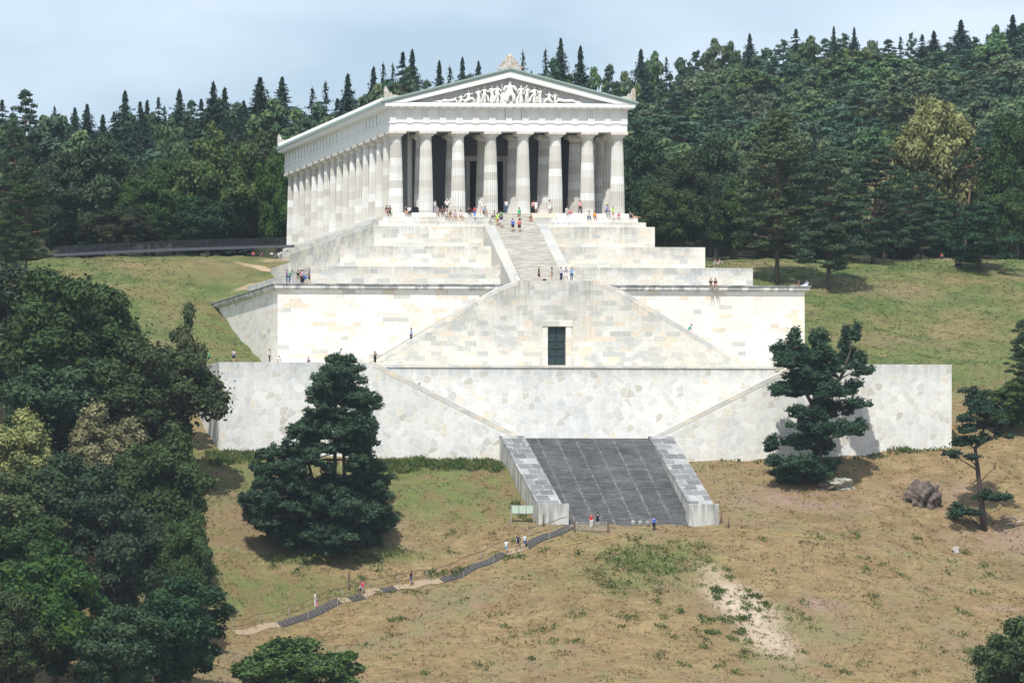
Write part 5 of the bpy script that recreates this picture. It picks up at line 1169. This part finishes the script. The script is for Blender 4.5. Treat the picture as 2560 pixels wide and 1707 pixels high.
sitK(1546, K1, 'sit2', 'hotpink', 'shorts', 'white', 'girl in pink top sitting at the right end of the steps', sc=.8, hair='d')
sitK(1576, (-.9, -.64), 'ground', 'navy', 'trousers', 'navy', 'person in dark clothes behind the right end of the steps', sc=.9, hair='d')
person(S(1583.5, -.2, -.55), 'prone', 'tan', 'shorts', 'tan', 'sunbather lying on the rightmost step beside the columns', rz=PI/2, hair='g', group=g1)
zst = lambda Y: -.05+(-.2-Y)/18.8*-10.63
def onst(x, Y, *a, **k): return person(S(x, Y, zst(Y)+.0), *a, group='people on the upper stairs', **k)
onst(1298, -2.2, 'walk', 'green', 'shorts', 'khaki', 'man in green shirt walking at the top of the stairs', rz=PI-.3)
sitK(1326, (-2.2, -1.2), 'sit2', 'brown', 'shorts', 'tan', 'woman with long brown hair sitting on the right edge of the stair top', long=True)
onst(1243.5, -3.6, 'stand', 'lime', 'shorts', 'tan', 'person in yellow green top on the left of the upper stairs', rz=PI)
onst(1252.5, -4.2, 'walk', 'navy', 'shorts', 'white', 'person in navy top and white shorts on the left of the upper stairs', rz=PI-.4, sc=1.05)
onst(1282, -5.2, 'stand', 'blue', 'shorts', 'navy', 'person in blue tank top and dark shorts climbing the upper stairs', rz=PI)
onst(1298.5, -5.3, 'stand', 'coral', 'shorts', 'black', 'person in coral red shirt and black shorts climbing the upper stairs', rz=PI, hair='d')
gl_ = 'people on the landing above the dark door'
def land(x, *a, **k): return person(S(x, -24.75, -10.69), *a, group=gl_, **k)
land(1347, 'walk', 'black', 'skirt', 'black', 'woman with long blond hair in a black dress on the landing', rz=1.3, hair='g', long=True)
land(1379.5, 'armup', None, 'shorts', 'tan', 'bare chested man in tan shorts on the landing', rz=1.4, hair='d', skin_=1)
land(1403, 'hips', 'pale', 'trousers', 'navy', 'woman in pale top and dark leggings on the landing', rz=.5, long=True)
land(1415.5, 'wide', 'grey', 'skirt', 'white', 'woman in grey top and white skirt on the landing', long=True)
land(1429, 'point', 'sky', 'trousers', 'jeans', 'man in light blue shirt stretching his arm to the right on the landing', hair='g')
gp = 'people on the wall with the dark cornice'
def pw(x, *a, **k): return person(S(x, -17.4, -10.69), *a, group=gp, **k)
pw(717, 'photo', 'purple', 'trousers', 'jeans', 'person in purple top and jeans at the left end of the cornice', rz=1.2)
pw(723.5, 'bend', 'teal', 'trousers', 'jeans', 'person in teal shirt bending with a black backpack', rz=1.0, pack='black')
pw(745.5, 'stand', 'black', 'shorts', 'khaki', 'man in black shirt and khaki shorts on the cornice', rz=2.6)
pw(753, 'stand', 'pink', 'trousers', 'black', 'woman in pink top and black trousers on the cornice', rz=2., long=True)
pw(758, 'stand', 'sky', 'trousers', 'navy', 'person in light blue shirt in the middle of the cornice group', rz=.6)
pw(763.5, 'stand', 'grey', 'shorts', 'blue', 'boy in grey shirt and bright blue shorts on the cornice', sc=.92)
pw(772.5, 'walk', 'black', 'skirt', 'black', 'woman in black dress, rightmost of the cornice group', rz=1.3, hair='d')
person(S(1777, -17.75, -10.69), 'sit', 'black', 'shorts', 'khaki', 'person in black shirt sitting with legs over the cornice', rz=-.2, group=gp)
person(S(1788.5, -17.75, -10.69), 'sit', 'black', 'shorts', 'pink', 'woman in black top and pink shorts sitting with legs over the cornice', rz=.1, long=True, group=gp)
zf = lambda x: -12.45+(abs(x)-8.35)/(25.2-8.35)*-9.8
X_ = S(1028, -24.3, 0)[0]; person((X_, -24.3, zf(X_)), 'stand', 'sky', 'trousers', 'navy', 'woman with long hair descending the left flight beside the sloping coping', rz=-1.3, long=True, sc=1.05)
X_ = S(1721, -24.3, 0)[0]; person((X_, -24.3, zf(X_)-.25), 'bend', 'teal', 'trousers', 'black', 'climber with green backpack bending on the right flight', rz=1.3, pack='green', hair='d')
gw = 'people on the lower terrace'
def tw_(x, *a, dz=0, Y=-37.5, **k): return person(S(x, Y, -22.03+dz), *a, group=gw, **k)
tw_(584.5, 'photo', 'lilac', 'shorts', 'navy', 'person with lilac backpack and navy shorts looking up at the meadow', rz=PI, pack='lilac', Y=-36)
tw_(674, 'armup', 'pale', 'trousers', 'navy', 'person in white and blue shirt and dark trousers near the wall corner', rz=1.3, Y=-36)
tw_(697, 'ground', 'white', 'shorts', 'white', 'person in white shirt sitting on the wall edge', Y=-37.3)
tw_(770, 'ground', 'purple', 'shorts', 'navy', 'small dark haired person sitting on the wall edge', rz=.8, hair='d', sc=.8)
tw_(844.5, 'bend', 'sky', 'shorts', 'jeans', 'person in blue shirt bending above the top of the big pine', rz=1.2, sc=1.05)
tw_(833, 'ground', 'white', 'shorts', 'tan', 'person in white sitting just left of the bending blue shirt', rz=1.)
tw_(865, 'ground', 'tan', 'shorts', 'tan', 'bare shouldered person sitting right of the bending blue shirt', sc=1., skin_=2)
tw_(937.5, 'photo', 'black', 'trousers', 'black', 'photographer in black with a yellow green bag at the stair recess', rz=.6, pack='lime', dz=-.3, hair='d')
tw_(2091.5, 'stand', 'white', 'trousers', 'navy', 'person in white shirt seen between the branches of the ragged pine', rz=PI/2, Y=-30)
tw_(2074, 'ground', 'tan', 'shorts', 'tan', 'bare shouldered person sitting left of the white shirt by the ragged pine', Y=-30, skin_=2)
g_ = G(522, 911); person(S(522, -35, -22.0), 'walk', 'green', 'shorts', 'black', 'child in green shirt and black shorts at the left rear of the lowest wall', sc=.82, hair='g', group=gw)
zl = lambda x: -22.9+(abs(x)-27.2)/(8.3-27.2)*-9.3
for x, pz, c1, b1, c2_, lb, kw in ((1048, 'walk', 'black', 'trousers', 'black', 'person in black with a yellow bag on the recessed left flight', dict(rz=1.2, pack='orange', hair='d')), (1153, 'stand', 'pink', 'shorts', 'tan', 'person in pink almost hidden behind the sloping wall', dict(rz=1.)), (1182, 'stand', 'black', 'shorts', 'black', 'left one of two dark haired people behind the sloping wall', dict(rz=1., hair='d')), (1186.5, 'stand', 'darkred', 'shorts', 'black', 'right one of two dark haired people behind the sloping wall', dict(rz=1.2, hair='d'))):
    X_ = S(x, -36, 0)[0]; person((X_, -36, zl(X_)+(-.2 if x < 1100 else -.55)), pz, c1, b1, c2_, lb, group='people on the recessed flight', **kw)
gr_ = 'visitors at the foot of the dark steps'
person(S(1478, -60.5, gz(S(1478, -60.5, 0)[0], -60.5)), 'armup', 'red', 'trousers', 'white', 'person in red shirt and white trousers behind the metal gate', rz=.2, hair='g', group=gr_)
person(S(1494, -60.3, gz(S(1494, -60.3, 0)[0], -60.3)), 'hips', 'navy', 'shorts', 'black', 'person in dark blue shirt behind the metal gate', rz=PI, hair='d', sc=1.04, group=gr_)
person(S(1635, -61, gz(S(1635, -61, 0)[0], -61)), 'hips', 'blue', 'trousers', 'black', 'stout woman in bright blue top and black leggings with hands on hips', hair='d', sc=1.04, group=gr_)
def onpath(x, y, *a, **k): g_ = G(x, y); return person((g_[0], g_[1], g_[2]+.03), *a, group='walkers on the hillside path', **k)
onpath(788, 1523, 'stand', 'white', 'trousers', 'white', 'person all in white on the lower path steps', rz=1.2, sc=1.08)
onpath(792, 1528, 'walk', 'hotpink', 'skirt', 'pink', 'small child in pink dress on the lower path steps', sc=.62, rz=1.2, hair='b')
onpath(907, 1488, 'walk', 'hotpink', 'shorts', 'grey', 'woman in bright pink top on the path', rz=-1.2, hair='b')
onpath(900, 1487, 'stand', None, 'shorts', 'navy', 'small boy in navy shorts beside the woman in bright pink', sc=.62, hair='g')
onpath(1028, 1468, 'walk', 'black', 'shorts', 'jeans', 'woman in black top and denim shorts striding down the path', rz=-1.3, long=True, hair='d', sc=1.05)
onpath(1266, 1386, 'walk', 'white', 'shorts', 'sky', 'person in white top with turquoise shorts on the upper path', rz=-1., long=True)
onpath(1295, 1374, 'stand', 'navy', 'shorts', 'navy', 'person in navy shirt and shorts on the upper path', rz=.4, hair='d')
onpath(1312, 1373, 'walk', 'pale', 'shorts', 'jeans', 'man in pale shirt and denim shorts with a blue bag on the upper path', rz=-.8, hair='g', pack='sky')
gh = 'people resting on the upper meadow'
def onhill(x, y, *a, **k): g_ = G(x, y, -30); return person((g_[0], g_[1], g_[2]+.02), *a, group=gh, **k)
onhill(1786, 662, 'ground', 'grey', 'shorts', 'white', 'person in grey shirt sitting on the meadow above the podium end', rz=.8)
onhill(1797, 661, 'ground', 'pink', 'trousers', 'pale', 'person in pink top sitting on the meadow above the podium end', rz=1.2, hair='d')
onhill(2339, 647, 'ground', 'pale', 'trousers', 'navy', 'person in pale shirt sitting in the shade left of the low broad pine')
onhill(2353, 648, 'ground', 'red', 'trousers', 'navy', 'person in red sitting in the shade left of the low broad pine', rz=.6)
onhill(1998, 646, 'ground', 'red', 'trousers', 'white', 'person in red resting under the blue green pines')
onhill(2023, 648, 'ground', 'blue', 'trousers', 'pale', 'person in blue resting under the blue green pines', rz=.5)
onhill(2391, 668, 'ground', 'black', 'trousers', 'navy', 'left one of two dark figures in the shadow of the low broad pine', hair='d')
onhill(2401, 668, 'ground', 'darkred', 'trousers', 'black', 'right one of two dark figures in the shadow of the low broad pine', rz=-.6, hair='d')
person(S(2003, -16, -10.69), 'prone', 'navy', 'trousers', 'pale', 'person in navy lying on the right end of the cornice wall', rz=PI/2, group=gh)
person(S(2018, -15.5, -10.69), 'ground', 'sky', 'trousers', 'white', 'person in light blue sitting on the right end of the cornice wall', rz=-.8, group=gh)
for x, c_, lb in ((633, 'coral', 'person in coral sitting under the fence, leftmost of three'), (654, 'darkred', 'person in dark red sitting under the fence, middle of three'), (679, 'white', 'person in white sitting under the fence, rightmost of three')):
    X_ = S(x, 61.5, 0)[0]; person((X_, 61.5, gz(X_, 61.5)), 'ground', c_, 'trousers', 'navy', lb, group='people under the fence')
print('people', NPEO)

# bags
def bag(loc_, c_, label, w_=.35, h_=.3):
    m = MB(); m.prism([(-w_, 0), (w_, 0), (w_*.9, h_*.8), (w_*.5, h_), (-w_*.5, h_), (-w_*.9, h_*.8)], -.14, .14); m.tube([(-w_*.4, 0, h_*.95), (-w_*.2, 0, h_*1.4), (w_*.2, 0, h_*1.4), (w_*.4, 0, h_*.95)], .02, 5)
    o = m.build('bag', cmat(CO_[c_]), None, False, .04); o.location = loc_; return tag(o, label, 'bag')
bag(S(1037, .0, .02), 'black', 'large black bag heap between the first and second columns', .55, .75)
bag(S(1424, -.1, .02), 'hotpink', 'red bag beside the person sitting by the sixth column', .35, .25)
bag(S(1361, -24.8, -10.7), 'black', 'small black bag lying on the landing edge', .22, .2)

# ------------------------------------------------------------------ pediment figures (generic draped statues)
def statue(name, fn):
    return fn
SP_ = [('ST', 680, 232), ('ST2', 770, 258), ('ST', 880, 272), ('ST2', 960, 280), ('ST', 1075, 215), ('SEAT', 1145, 345), ('UP', 1310, 285), ('ST', 1400, 270), ('ST2', 1505, 258), ('UP', 1590, 245), ('KN', 1715, 195), ('ST', 1812, 185), ('KN', 540, 205), ('KN', 430, 140), ('RC', 270, 100), ('RC', 130, 75), ('RC', 1945, 120), ('RC', 2085, 75), ('KN', 1065, 205)]
def draped(kind):
    J = {'a': ((0, 0, .02), (.20, .15)), 'b': ((0, 0, .5), (.17, .13)), 'c': ((0, 0, .95), (.14, .11)), 'd': ((0, 0, 1.3), (.165, .11)), 'e': ((0, -.01, 1.5), .055), 'f': ((0, -.03, 1.62), .088), 'g': ((0, -.02, 1.72), .07)}
    E_ = [('a', 'b'), ('b', 'c'), ('c', 'd'), ('d', 'e'), ('e', 'f'), ('f', 'g')]
    def arm(s, el, ha): J.update({f'{s}s': ((s*.18, 0, 1.38), .06), f'{s}e': (el, .05), f'{s}h': (ha, .04)}); E_.extend([('d', f'{s}s'), (f'{s}s', f'{s}e'), (f'{s}e', f'{s}h')])
    if kind == 'ST': arm(-1, (-.30, -.08, 1.12), (-.12, -.2, 1.05)); arm(1, (.28, 0, 1.1), (.30, -.12, .85)); J['k'] = ((.12, -.16, .55), .09); J['l'] = ((.16, -.1, .08), .08); E_.extend([('c', 'k'), ('k', 'l')])
    if kind == 'ST2': arm(-1, (-.38, -.05, 1.15), (-.5, -.1, .95)); arm(1, (.3, -.1, 1.1), (.12, -.22, 1.2)); J['k'] = ((-.2, -.14, .5), .09); J['l'] = ((-.32, -.08, .06), .08); J['m'] = ((.3, .02, .7), .11); J['n'] = ((.42, .02, .15), .12); E_.extend([('c', 'k'), ('k', 'l'), ('c', 'm'), ('m', 'n')])
    if kind == 'UP': arm(-1, (-.38, -.05, 1.5), (-.5, -.1, 1.75)); arm(1, (.3, -.1, 1.15), (.34, -.15, .95)); J['m'] = ((.26, .02, .6), .12); J['n'] = ((.38, .02, .1), .12); E_.extend([('c', 'm'), ('m', 'n')])
    if kind == 'SEAT':
        J = {'a': ((-.18, -.25, .05), .11), 'b': ((-.16, -.32, .55), .13), 'c': ((0, 0, .65), (.24, .16)), 'd': ((0, 0, 1.1), (.22, .13)), 'e': ((0, 0, 1.33), .06), 'f': ((0, -.03, 1.45), .095), 'g': ((0, 0, 1.56), .08), 'h': ((.2, -.3, .55), .13), 'i': ((.26, -.25, .05), .12), 'j': ((-.3, 0, 1.2), .09), 'k': ((-.38, -.1, .85), .08), 'l': ((.3, 0, 1.2), .09), 'm': ((.40, -.1, .85), .08), 'n': ((.42, .05, .5), .14), 'o': ((.46, .05, .1), .14)}
        E_ = [('a', 'b'), ('b', 'c'), ('c', 'd'), ('d', 'e'), ('e', 'f'), ('f', 'g'), ('c', 'h'), ('h', 'i'), ('d', 'j'), ('j', 'k'), ('d', 'l'), ('l', 'm'), ('c', 'n'), ('n', 'o')]
        return skin('pediment_figure', J, E_, 'c')
    if kind == 'KN':
        J = {'a': ((.5, -.15, .08), .12), 'b': ((.35, -.2, .55), .13), 'c': ((0, 0, .42), (.24, .16)), 'd': ((-.05, 0, .95), (.19, .12)), 'e': ((-.05, 0, 1.18), .06), 'f': ((-.04, -.03, 1.32), .10), 'g': ((-.04, 0, 1.43), .08), 'h': ((-.45, -.1, .12), .15), 'j': ((-.32, 0, 1.0), .07), 'k': ((-.4, -.1, .65), .06), 'l': ((.2, -.05, 1.0), .07), 'm': ((.45, -.15, 1.05), .05)}
        E_ = [('a', 'b'), ('b', 'c'), ('c', 'd'), ('d', 'e'), ('e', 'f'), ('f', 'g'), ('c', 'h'), ('d', 'j'), ('j', 'k'), ('d', 'l'), ('l', 'm')]
        return skin('pediment_figure', J, E_, 'c')
    if kind == 'RC':
        J = {'a': ((-1.25, -.05, .1), .12), 'b': ((-.7, -.1, .38), .17), 'c': ((-.1, 0, .25), (.26, .2)), 'd': ((.45, 0, .5), (.2, .15)), 'e': ((.65, 0, .68), .07), 'f': ((.75, -.03, .82), .11), 'h': ((.8, -.1, .3), .1), 'i': ((.75, -.1, .05), .1), 'j': ((-1.5, -.05, .05), .08)}
        E_ = [('j', 'a'), ('a', 'b'), ('b', 'c'), ('c', 'd'), ('d', 'e'), ('e', 'f'), ('d', 'h'), ('h', 'i')]
        return skin('pediment_figure', J, E_, 'c')
    return skin('pediment_figure', J, E_, 'c')
STM = {k: draped(k) for k in ('ST', 'ST2', 'UP', 'SEAT', 'KN', 'RC')}
HT = {'ST': 1.8, 'ST2': 1.8, 'UP': 1.85, 'SEAT': 1.66, 'KN': 1.53, 'RC': .95}
for i, (k, x, h) in enumerate(SP_):
    xs = 1080+x/5.88; X_ = W(xs, 250, -.3)[0]; hm = h/5.88*.0536; s_ = hm/HT[k]
    o = inst('pediment_figure', STM[k], (X_, -.28, zc+.14), (0, 0, random.uniform(-.15, .15)), (s_*(1.15 if x < 1145 else -1.15), s_*1.1, s_), temple); slotmat(o, M['figure'])
MB().box(-.95, 1.25, -.55, .05, zc+.145, zc+.42).build('pediment_throne', M['figure'], temple)
MB().tube([(W(1080+1025/5.88, 250, -.4)[0], -.4, zc+.14), (W(1080+1030/5.88, 250, -.4)[0], -.4, zc+2.9)], .05, 6).build('staff', M['figure'], temple)

# ------------------------------------------------------------------ fence bridge at the upper left
M['iron'] = plain('dark iron', (.035, .037, .045), .6, .2); M['beam'] = plain('dark grey beam', (.085, .09, .11), .7)
fx0, fx1 = D(125, 585, 60), D(692, 566, 58)
fn = empty('fence', (fx0[0], fx0[1], gz(fx0[0], fx0[1]))); tag(fn, 'long dark iron fence on a grey beam at the edge of the left meadow', 'fence')
def fpt(t): y = 586+(565-586)*t-2.5*math.sin(t*PI); p_ = D(125+(692-125)*t, y, 60-2*t); return Vector(p_)
m = MB(); NB = 24
for i in range(NB): 
    a, b_ = fpt(i/NB), fpt((i+1)/NB); m.add([a+Vector((0, -.12, -.22)), b_+Vector((0, -.12, -.22)), b_+Vector((0, .25, -.22)), a+Vector((0, .25, -.22)), a+Vector((0, -.12, .18)), b_+Vector((0, -.12, .18)), b_+Vector((0, .25, .18)), a+Vector((0, .25, .18))], [(0,3,2,1),(4,5,6,7),(0,1,5,4),(1,2,6,5),(2,3,7,6),(3,0,4,7)])
loc0(m.build('beam', M['beam'], fn), fn)
m = MB(); nb = 210
for i in range(nb):
    p_ = fpt((i+.5)/nb*.94); m.box(p_.x-.035, p_.x+.035, p_.y+.02, p_.y+.07, p_.z+.18, p_.z+1.25)
for h in (.35, 1.2):
    for i in range(NB): m.tube([fpt(i/NB*.94)+Vector((0, .045, h)), fpt((i+1)/NB*.94)+Vector((0, .045, h))], .035, 4)
loc0(m.build('bars', M['iron'], fn), fn)
for t in (.05, .3, .62, .9):
    p_ = fpt(t); loc0(MB().box(p_.x-.1, p_.x+.1, p_.y-.1, p_.y+.1, gz(p_.x, p_.y)-.3, p_.z+1.3).build('post', M['iron'], fn), fn)

# ------------------------------------------------------------------ railing on the landing
M['rail'] = plain('galvanised rail', (.42, .42, .41), .5, .4)
rl_ = empty('railing', S(1285, -19.6, -10.7)); tag(rl_, 'thin grey metal railing with crossed bars at the foot of the upper stairs', 'railing')
xa, xb = S(1287, -19.8, 0)[0], S(1488, -19.8, 0)[0]; nn_ = 7; m = MB()
for i in range(nn_+1):
    x = xa+(xb-xa)*i/nn_; loc0(MB().tube([(x, -19.8, -10.72), (x, -19.8, -9.5)], .03, 5).build('post', M['rail'], rl_), rl_)
for h in (-9.52, -10.45): m.tube([(xa, -19.8, h), (xb, -19.8, h)], .028, 5)
for i in range(nn_):
    x, x2 = xa+(xb-xa)*i/nn_, xa+(xb-xa)*(i+1)/nn_; m.tube([(x, -19.8, -9.55), (x2, -19.8, -10.43)], .02, 4); m.tube([(x, -19.8, -10.43), (x2, -19.8, -9.55)], .02, 4)
loc0(m.build('bars', M['rail'], rl_), rl_)

# ------------------------------------------------------------------ information board, gate, posts, stones
g_ = G(1300, 1310); bx, by = g_[0], g_[1]
ib = empty('information_board', (bx, by, gz(bx, by))); tag(ib, 'wide pale green information board of three panels on grey posts', 'sign')
pa, pb = W(1279, 1264, by), W(1333, 1283, by)
for i in range(3):
    x0 = pa[0]+(pb[0]-pa[0])*(i+.04)/3; x1 = pa[0]+(pb[0]-pa[0])*(i+.96)/3
    loc0(MB().box(x0, x1, by-.05, by, pb[2], pa[2]).build('panel', plain('pale green panel', (.50, .60, .50), .5, 0, .1), ib), ib)
loc0(MB().box(pa[0]-.05, pb[0]+.05, by+.01, by+.05, pa[2], pa[2]+.08).box(pa[0]-.05, pb[0]+.05, by+.01, by+.05, pb[2]-.1, pb[2]).build('frame', M['rail'], ib), ib)
for x in (pa[0]-.08, pb[0]+.08): loc0(MB().box(x-.05, x+.05, by-.04, by+.04, gz(x, by)-.2, pa[2]+.1).build('post', M['rail'], ib), ib)
ga, gb = W(1440, 1310, -62.2), W(1517, 1310, -62.2); gzz = gz((ga[0]+gb[0])/2, -62.2)
gt = empty('metal_gate', (ga[0], -62.2, gzz)); tag(gt, 'low galvanised metal field gate between wooden posts before the dark steps', 'gate')
m = MB()
for h in (.25, .5, .75, 1.0, 1.22): m.tube([(ga[0], -62.2, gzz+h), (gb[0], -62.2, gzz+h)], .03, 5)
for i in range(5): x = ga[0]+(gb[0]-ga[0])*i/4; m.tube([(x, -62.2, gzz+.2), (x, -62.2, gzz+1.25)], .03, 5)
loc0(m.build('gate_frame', M['rail'], gt), gt)
M['woodpost'] = plain('weathered wood', (.16, .115, .085), .9, 0, .3)
for x in (ga[0]-.2, gb[0]+.15): loc0(MB().tube([(x, -62.2, gzz-.3), (x, -62.2, gzz+1.4)], .13, 7).build('post', M['woodpost'], gt), gt)
def post(xs, ys, h, label, lean=0):
    g_ = G(xs, ys); o = MB().tube([(0, 0, -.3), (lean, 0, h)], [.11, .09], 7).build('wooden_post', M['woodpost'], None, True); o.location = g_; tag(o, label, 'post', 'wooden posts beside the dark steps')
post(1359, 1316, 1.5, 'wooden post in front of the left stone end block'); post(1803, 1307, 1.2, 'wooden post touching the right stone end block'); post(1820, 1320, 1.4, 'leaning wooden post furthest right of the end block', .15)
post(1425, 1312, 1.3, 'dark wooden post at the head of the path steps')
for xs, lb in ((1583, 'left one of three small stone bollards before the dark steps'), (1601, 'middle one of three small stone bollards before the dark steps'), (1620, 'right one of three small stone bollards before the dark steps')):
    g_ = G(xs, 1314); o = MB().lathe([(.26, -.2), (.24, .35), (.27, .5), (.2, .62)], 10).build('bollard', M['cheek'], None, True); o.location = g_; tag(o, lb, 'bollard', 'small stone bollards')

# ------------------------------------------------------------------ hillside path with steps and handrail
PW = []
for i in range(len(PATHW)-1):
    a, b_ = Vector(PATHW[i]), Vector(PATHW[i+1]); k = max(2, int((b_-a).length/.45))
    for j in range(k): PW.append(a.lerp(b_, j/k))
PW.append(Vector(PATHW[-1]))
def strip(i0, i1, w0, w1, dz):
    vs, fs = [], []
    for i in range(i0, i1+1):
        t = (PW[min(i+1, len(PW)-1)]-PW[max(i-1, 0)]); t.z = 0; t.normalize(); nrm = Vector((-t.y, t.x, 0)); c_ = PW[i]
        for k in range(5):
            q_ = c_+nrm*(w0+(w1-w0)*k/4); vs.append((q_.x, q_.y, gz(q_.x, q_.y)+dz))
    n_ = i1-i0
    fs = [(5*i+k, 5*i+k+1, 5*i+k+6, 5*i+k+5) for i in range(n_) for k in range(4)]; return MB().add(vs, fs)
M['sandpath'] = (lambda n: n.out(n.mix(n.noise(n.pos(), 1.5, 4), (.27, .20, .13), (.36, .28, .195))))(NT('sandy path', .95))
o = strip(0, len(PW)-1, -.6, .65, .07).build('path', M['sandpath']); tag(o, 'sandy path', kind='structure')
sizes = lambda x: int(np.argmin([abs((px_of(*p_)[0]*1.08844)-x) for p_ in PW]))
M['stepd'] = plain('dark path steps', (.075, .073, .07), .9, 0, .5)
for i, (xa_, xb_, lb) in enumerate(((700, 846, 'dark log steps at the lower end of the hillside path'), (872, 912, 'short run of dark steps on the path by the woman in bright pink'), (955, 985, 'shortest run of dark steps in the middle of the path'), (1100, 1264, 'longest run of dark steps below the white topped walker'), (1312, 1430, 'top run of dark steps climbing to the stone end block'))):
    i0, i1 = sizes(xa_), sizes(xb_); m = MB()
    for j in range(i0, i1):
        a, b_ = PW[j], PW[min(j+1, len(PW)-1)]; t = b_-a; t.z = 0; ln = t.length; t.normalize(); nrm = Vector((-t.y, t.x, 0)); z = gz(*a.xy)+.14
        q_ = [a-nrm*.7, a.lerp(b_, .85)-nrm*.7, a.lerp(b_, .85)+nrm*.55, a+nrm*.55]
        m.add([(p_.x, p_.y, z-.5) for p_ in q_]+[(p_.x, p_.y, max(gz(p_.x, p_.y)+.13, z-.25)) for p_ in q_], [(0,3,2,1),(4,5,6,7),(0,1,5,4),(1,2,6,5),(2,3,7,6),(3,0,4,7)])
    if m.v: tag(m.build('path_steps', M['stepd']), lb, 'steps', 'steps of the hillside path')
hr = empty('handrail', PW[0]); tag(hr, 'long thin handrail on metal posts following the hillside path', 'handrail')
rail = []
for i in range(0, len(PW), 2):
    t = (PW[min(i+1, len(PW)-1)]-PW[max(i-1, 0)]); t.z = 0; t.normalize(); nrm = Vector((-t.y, t.x, 0)); c_ = PW[i]+nrm*1.1; c_.z = gz(*c_.xy)+1.0; rail.append(c_)
loc0(MB().tube(rail, .05, 5).build('rail', M['woodpost'], hr), hr)
for i in range(0, len(rail), 4):
    c_ = rail[i]; loc0(MB().tube([(c_.x, c_.y, c_.z-1.3), (c_.x, c_.y, c_.z)], .045, 5).build('post', M['rail'], hr), hr)
for i in range(1, len(PW), 9):
    t = (PW[min(i+1, len(PW)-1)]-PW[max(i-1, 0)]); t.z = 0; t.normalize(); nrm = Vector((-t.y, t.x, 0)); c_ = PW[i]-nrm*1.05; c_.z = gz(*c_.xy)
    loc0(MB().tube([(c_.x, c_.y, c_.z-.2), (c_.x, c_.y, c_.z+1.0)], .04, 5).build('post', M['rail'], hr), hr)
g_ = G(872, 1480); o = MB().tube([(0, 0, -.3), (0, 0, 2.2)], .12, 7).build('wooden_post', M['woodpost']); o.location = g_; tag(o, 'tall dark wooden post beside the middle of the path', 'post')
# barrier tape lying in the grass
M['tape'] = plain('yellow tape', (.45, .38, .12), .6)
for P_, lb in (([(1265, 1399), (1316, 1384), (1384, 1371), (1440, 1360), (1500, 1352), (1560, 1338)], 'yellow tape lying in the grass right of the upper path'), ([(690, 1612), (721, 1592), (755, 1575), (789, 1563), (815, 1554), (874, 1550), (914, 1535)], 'yellow tape lying in the grass below the lower path steps'), ([(1833, 1328), (1900, 1333), (1978, 1342), (2041, 1345), (2100, 1352)], 'faint yellow tape along the crest right of the dark steps')):
    q_ = []
    for i in range(len(P_)-1):
        for j in range(6): g_ = G(P_[i][0]+(P_[i+1][0]-P_[i][0])*j/6, P_[i][1]+(P_[i+1][1]-P_[i][1])*j/6); q_.append((g_[0], g_[1], g_[2]+.09+.05*math.sin(i*3+j*1.9)))
    tag(MB().tube(q_, .035, 4).build('barrier_tape', M['tape']), lb, 'barrier tape', 'yellow tapes')

# ================================================================== air
hm_ = bpy.data.materials.new('haze'); hm_.use_nodes = True; t_ = hm_.node_tree; t_.nodes.clear()
ho = t_.nodes.new('ShaderNodeOutputMaterial'); hv = t_.nodes.new('ShaderNodeVolumePrincipled'); t_.links.new(hv.outputs[0], ho.inputs['Volume'])
hv.inputs['Color'].default_value = (.74, .87, 1, 1); hv.inputs['Density'].default_value = .00006; hv.inputs['Anisotropy'].default_value = .2
hz_ = MB().box(-1501, 1701, -1001, 1901, -72, 130).build('haze', hm_); tag(hz_, 'thin summer haze', kind='stuff')
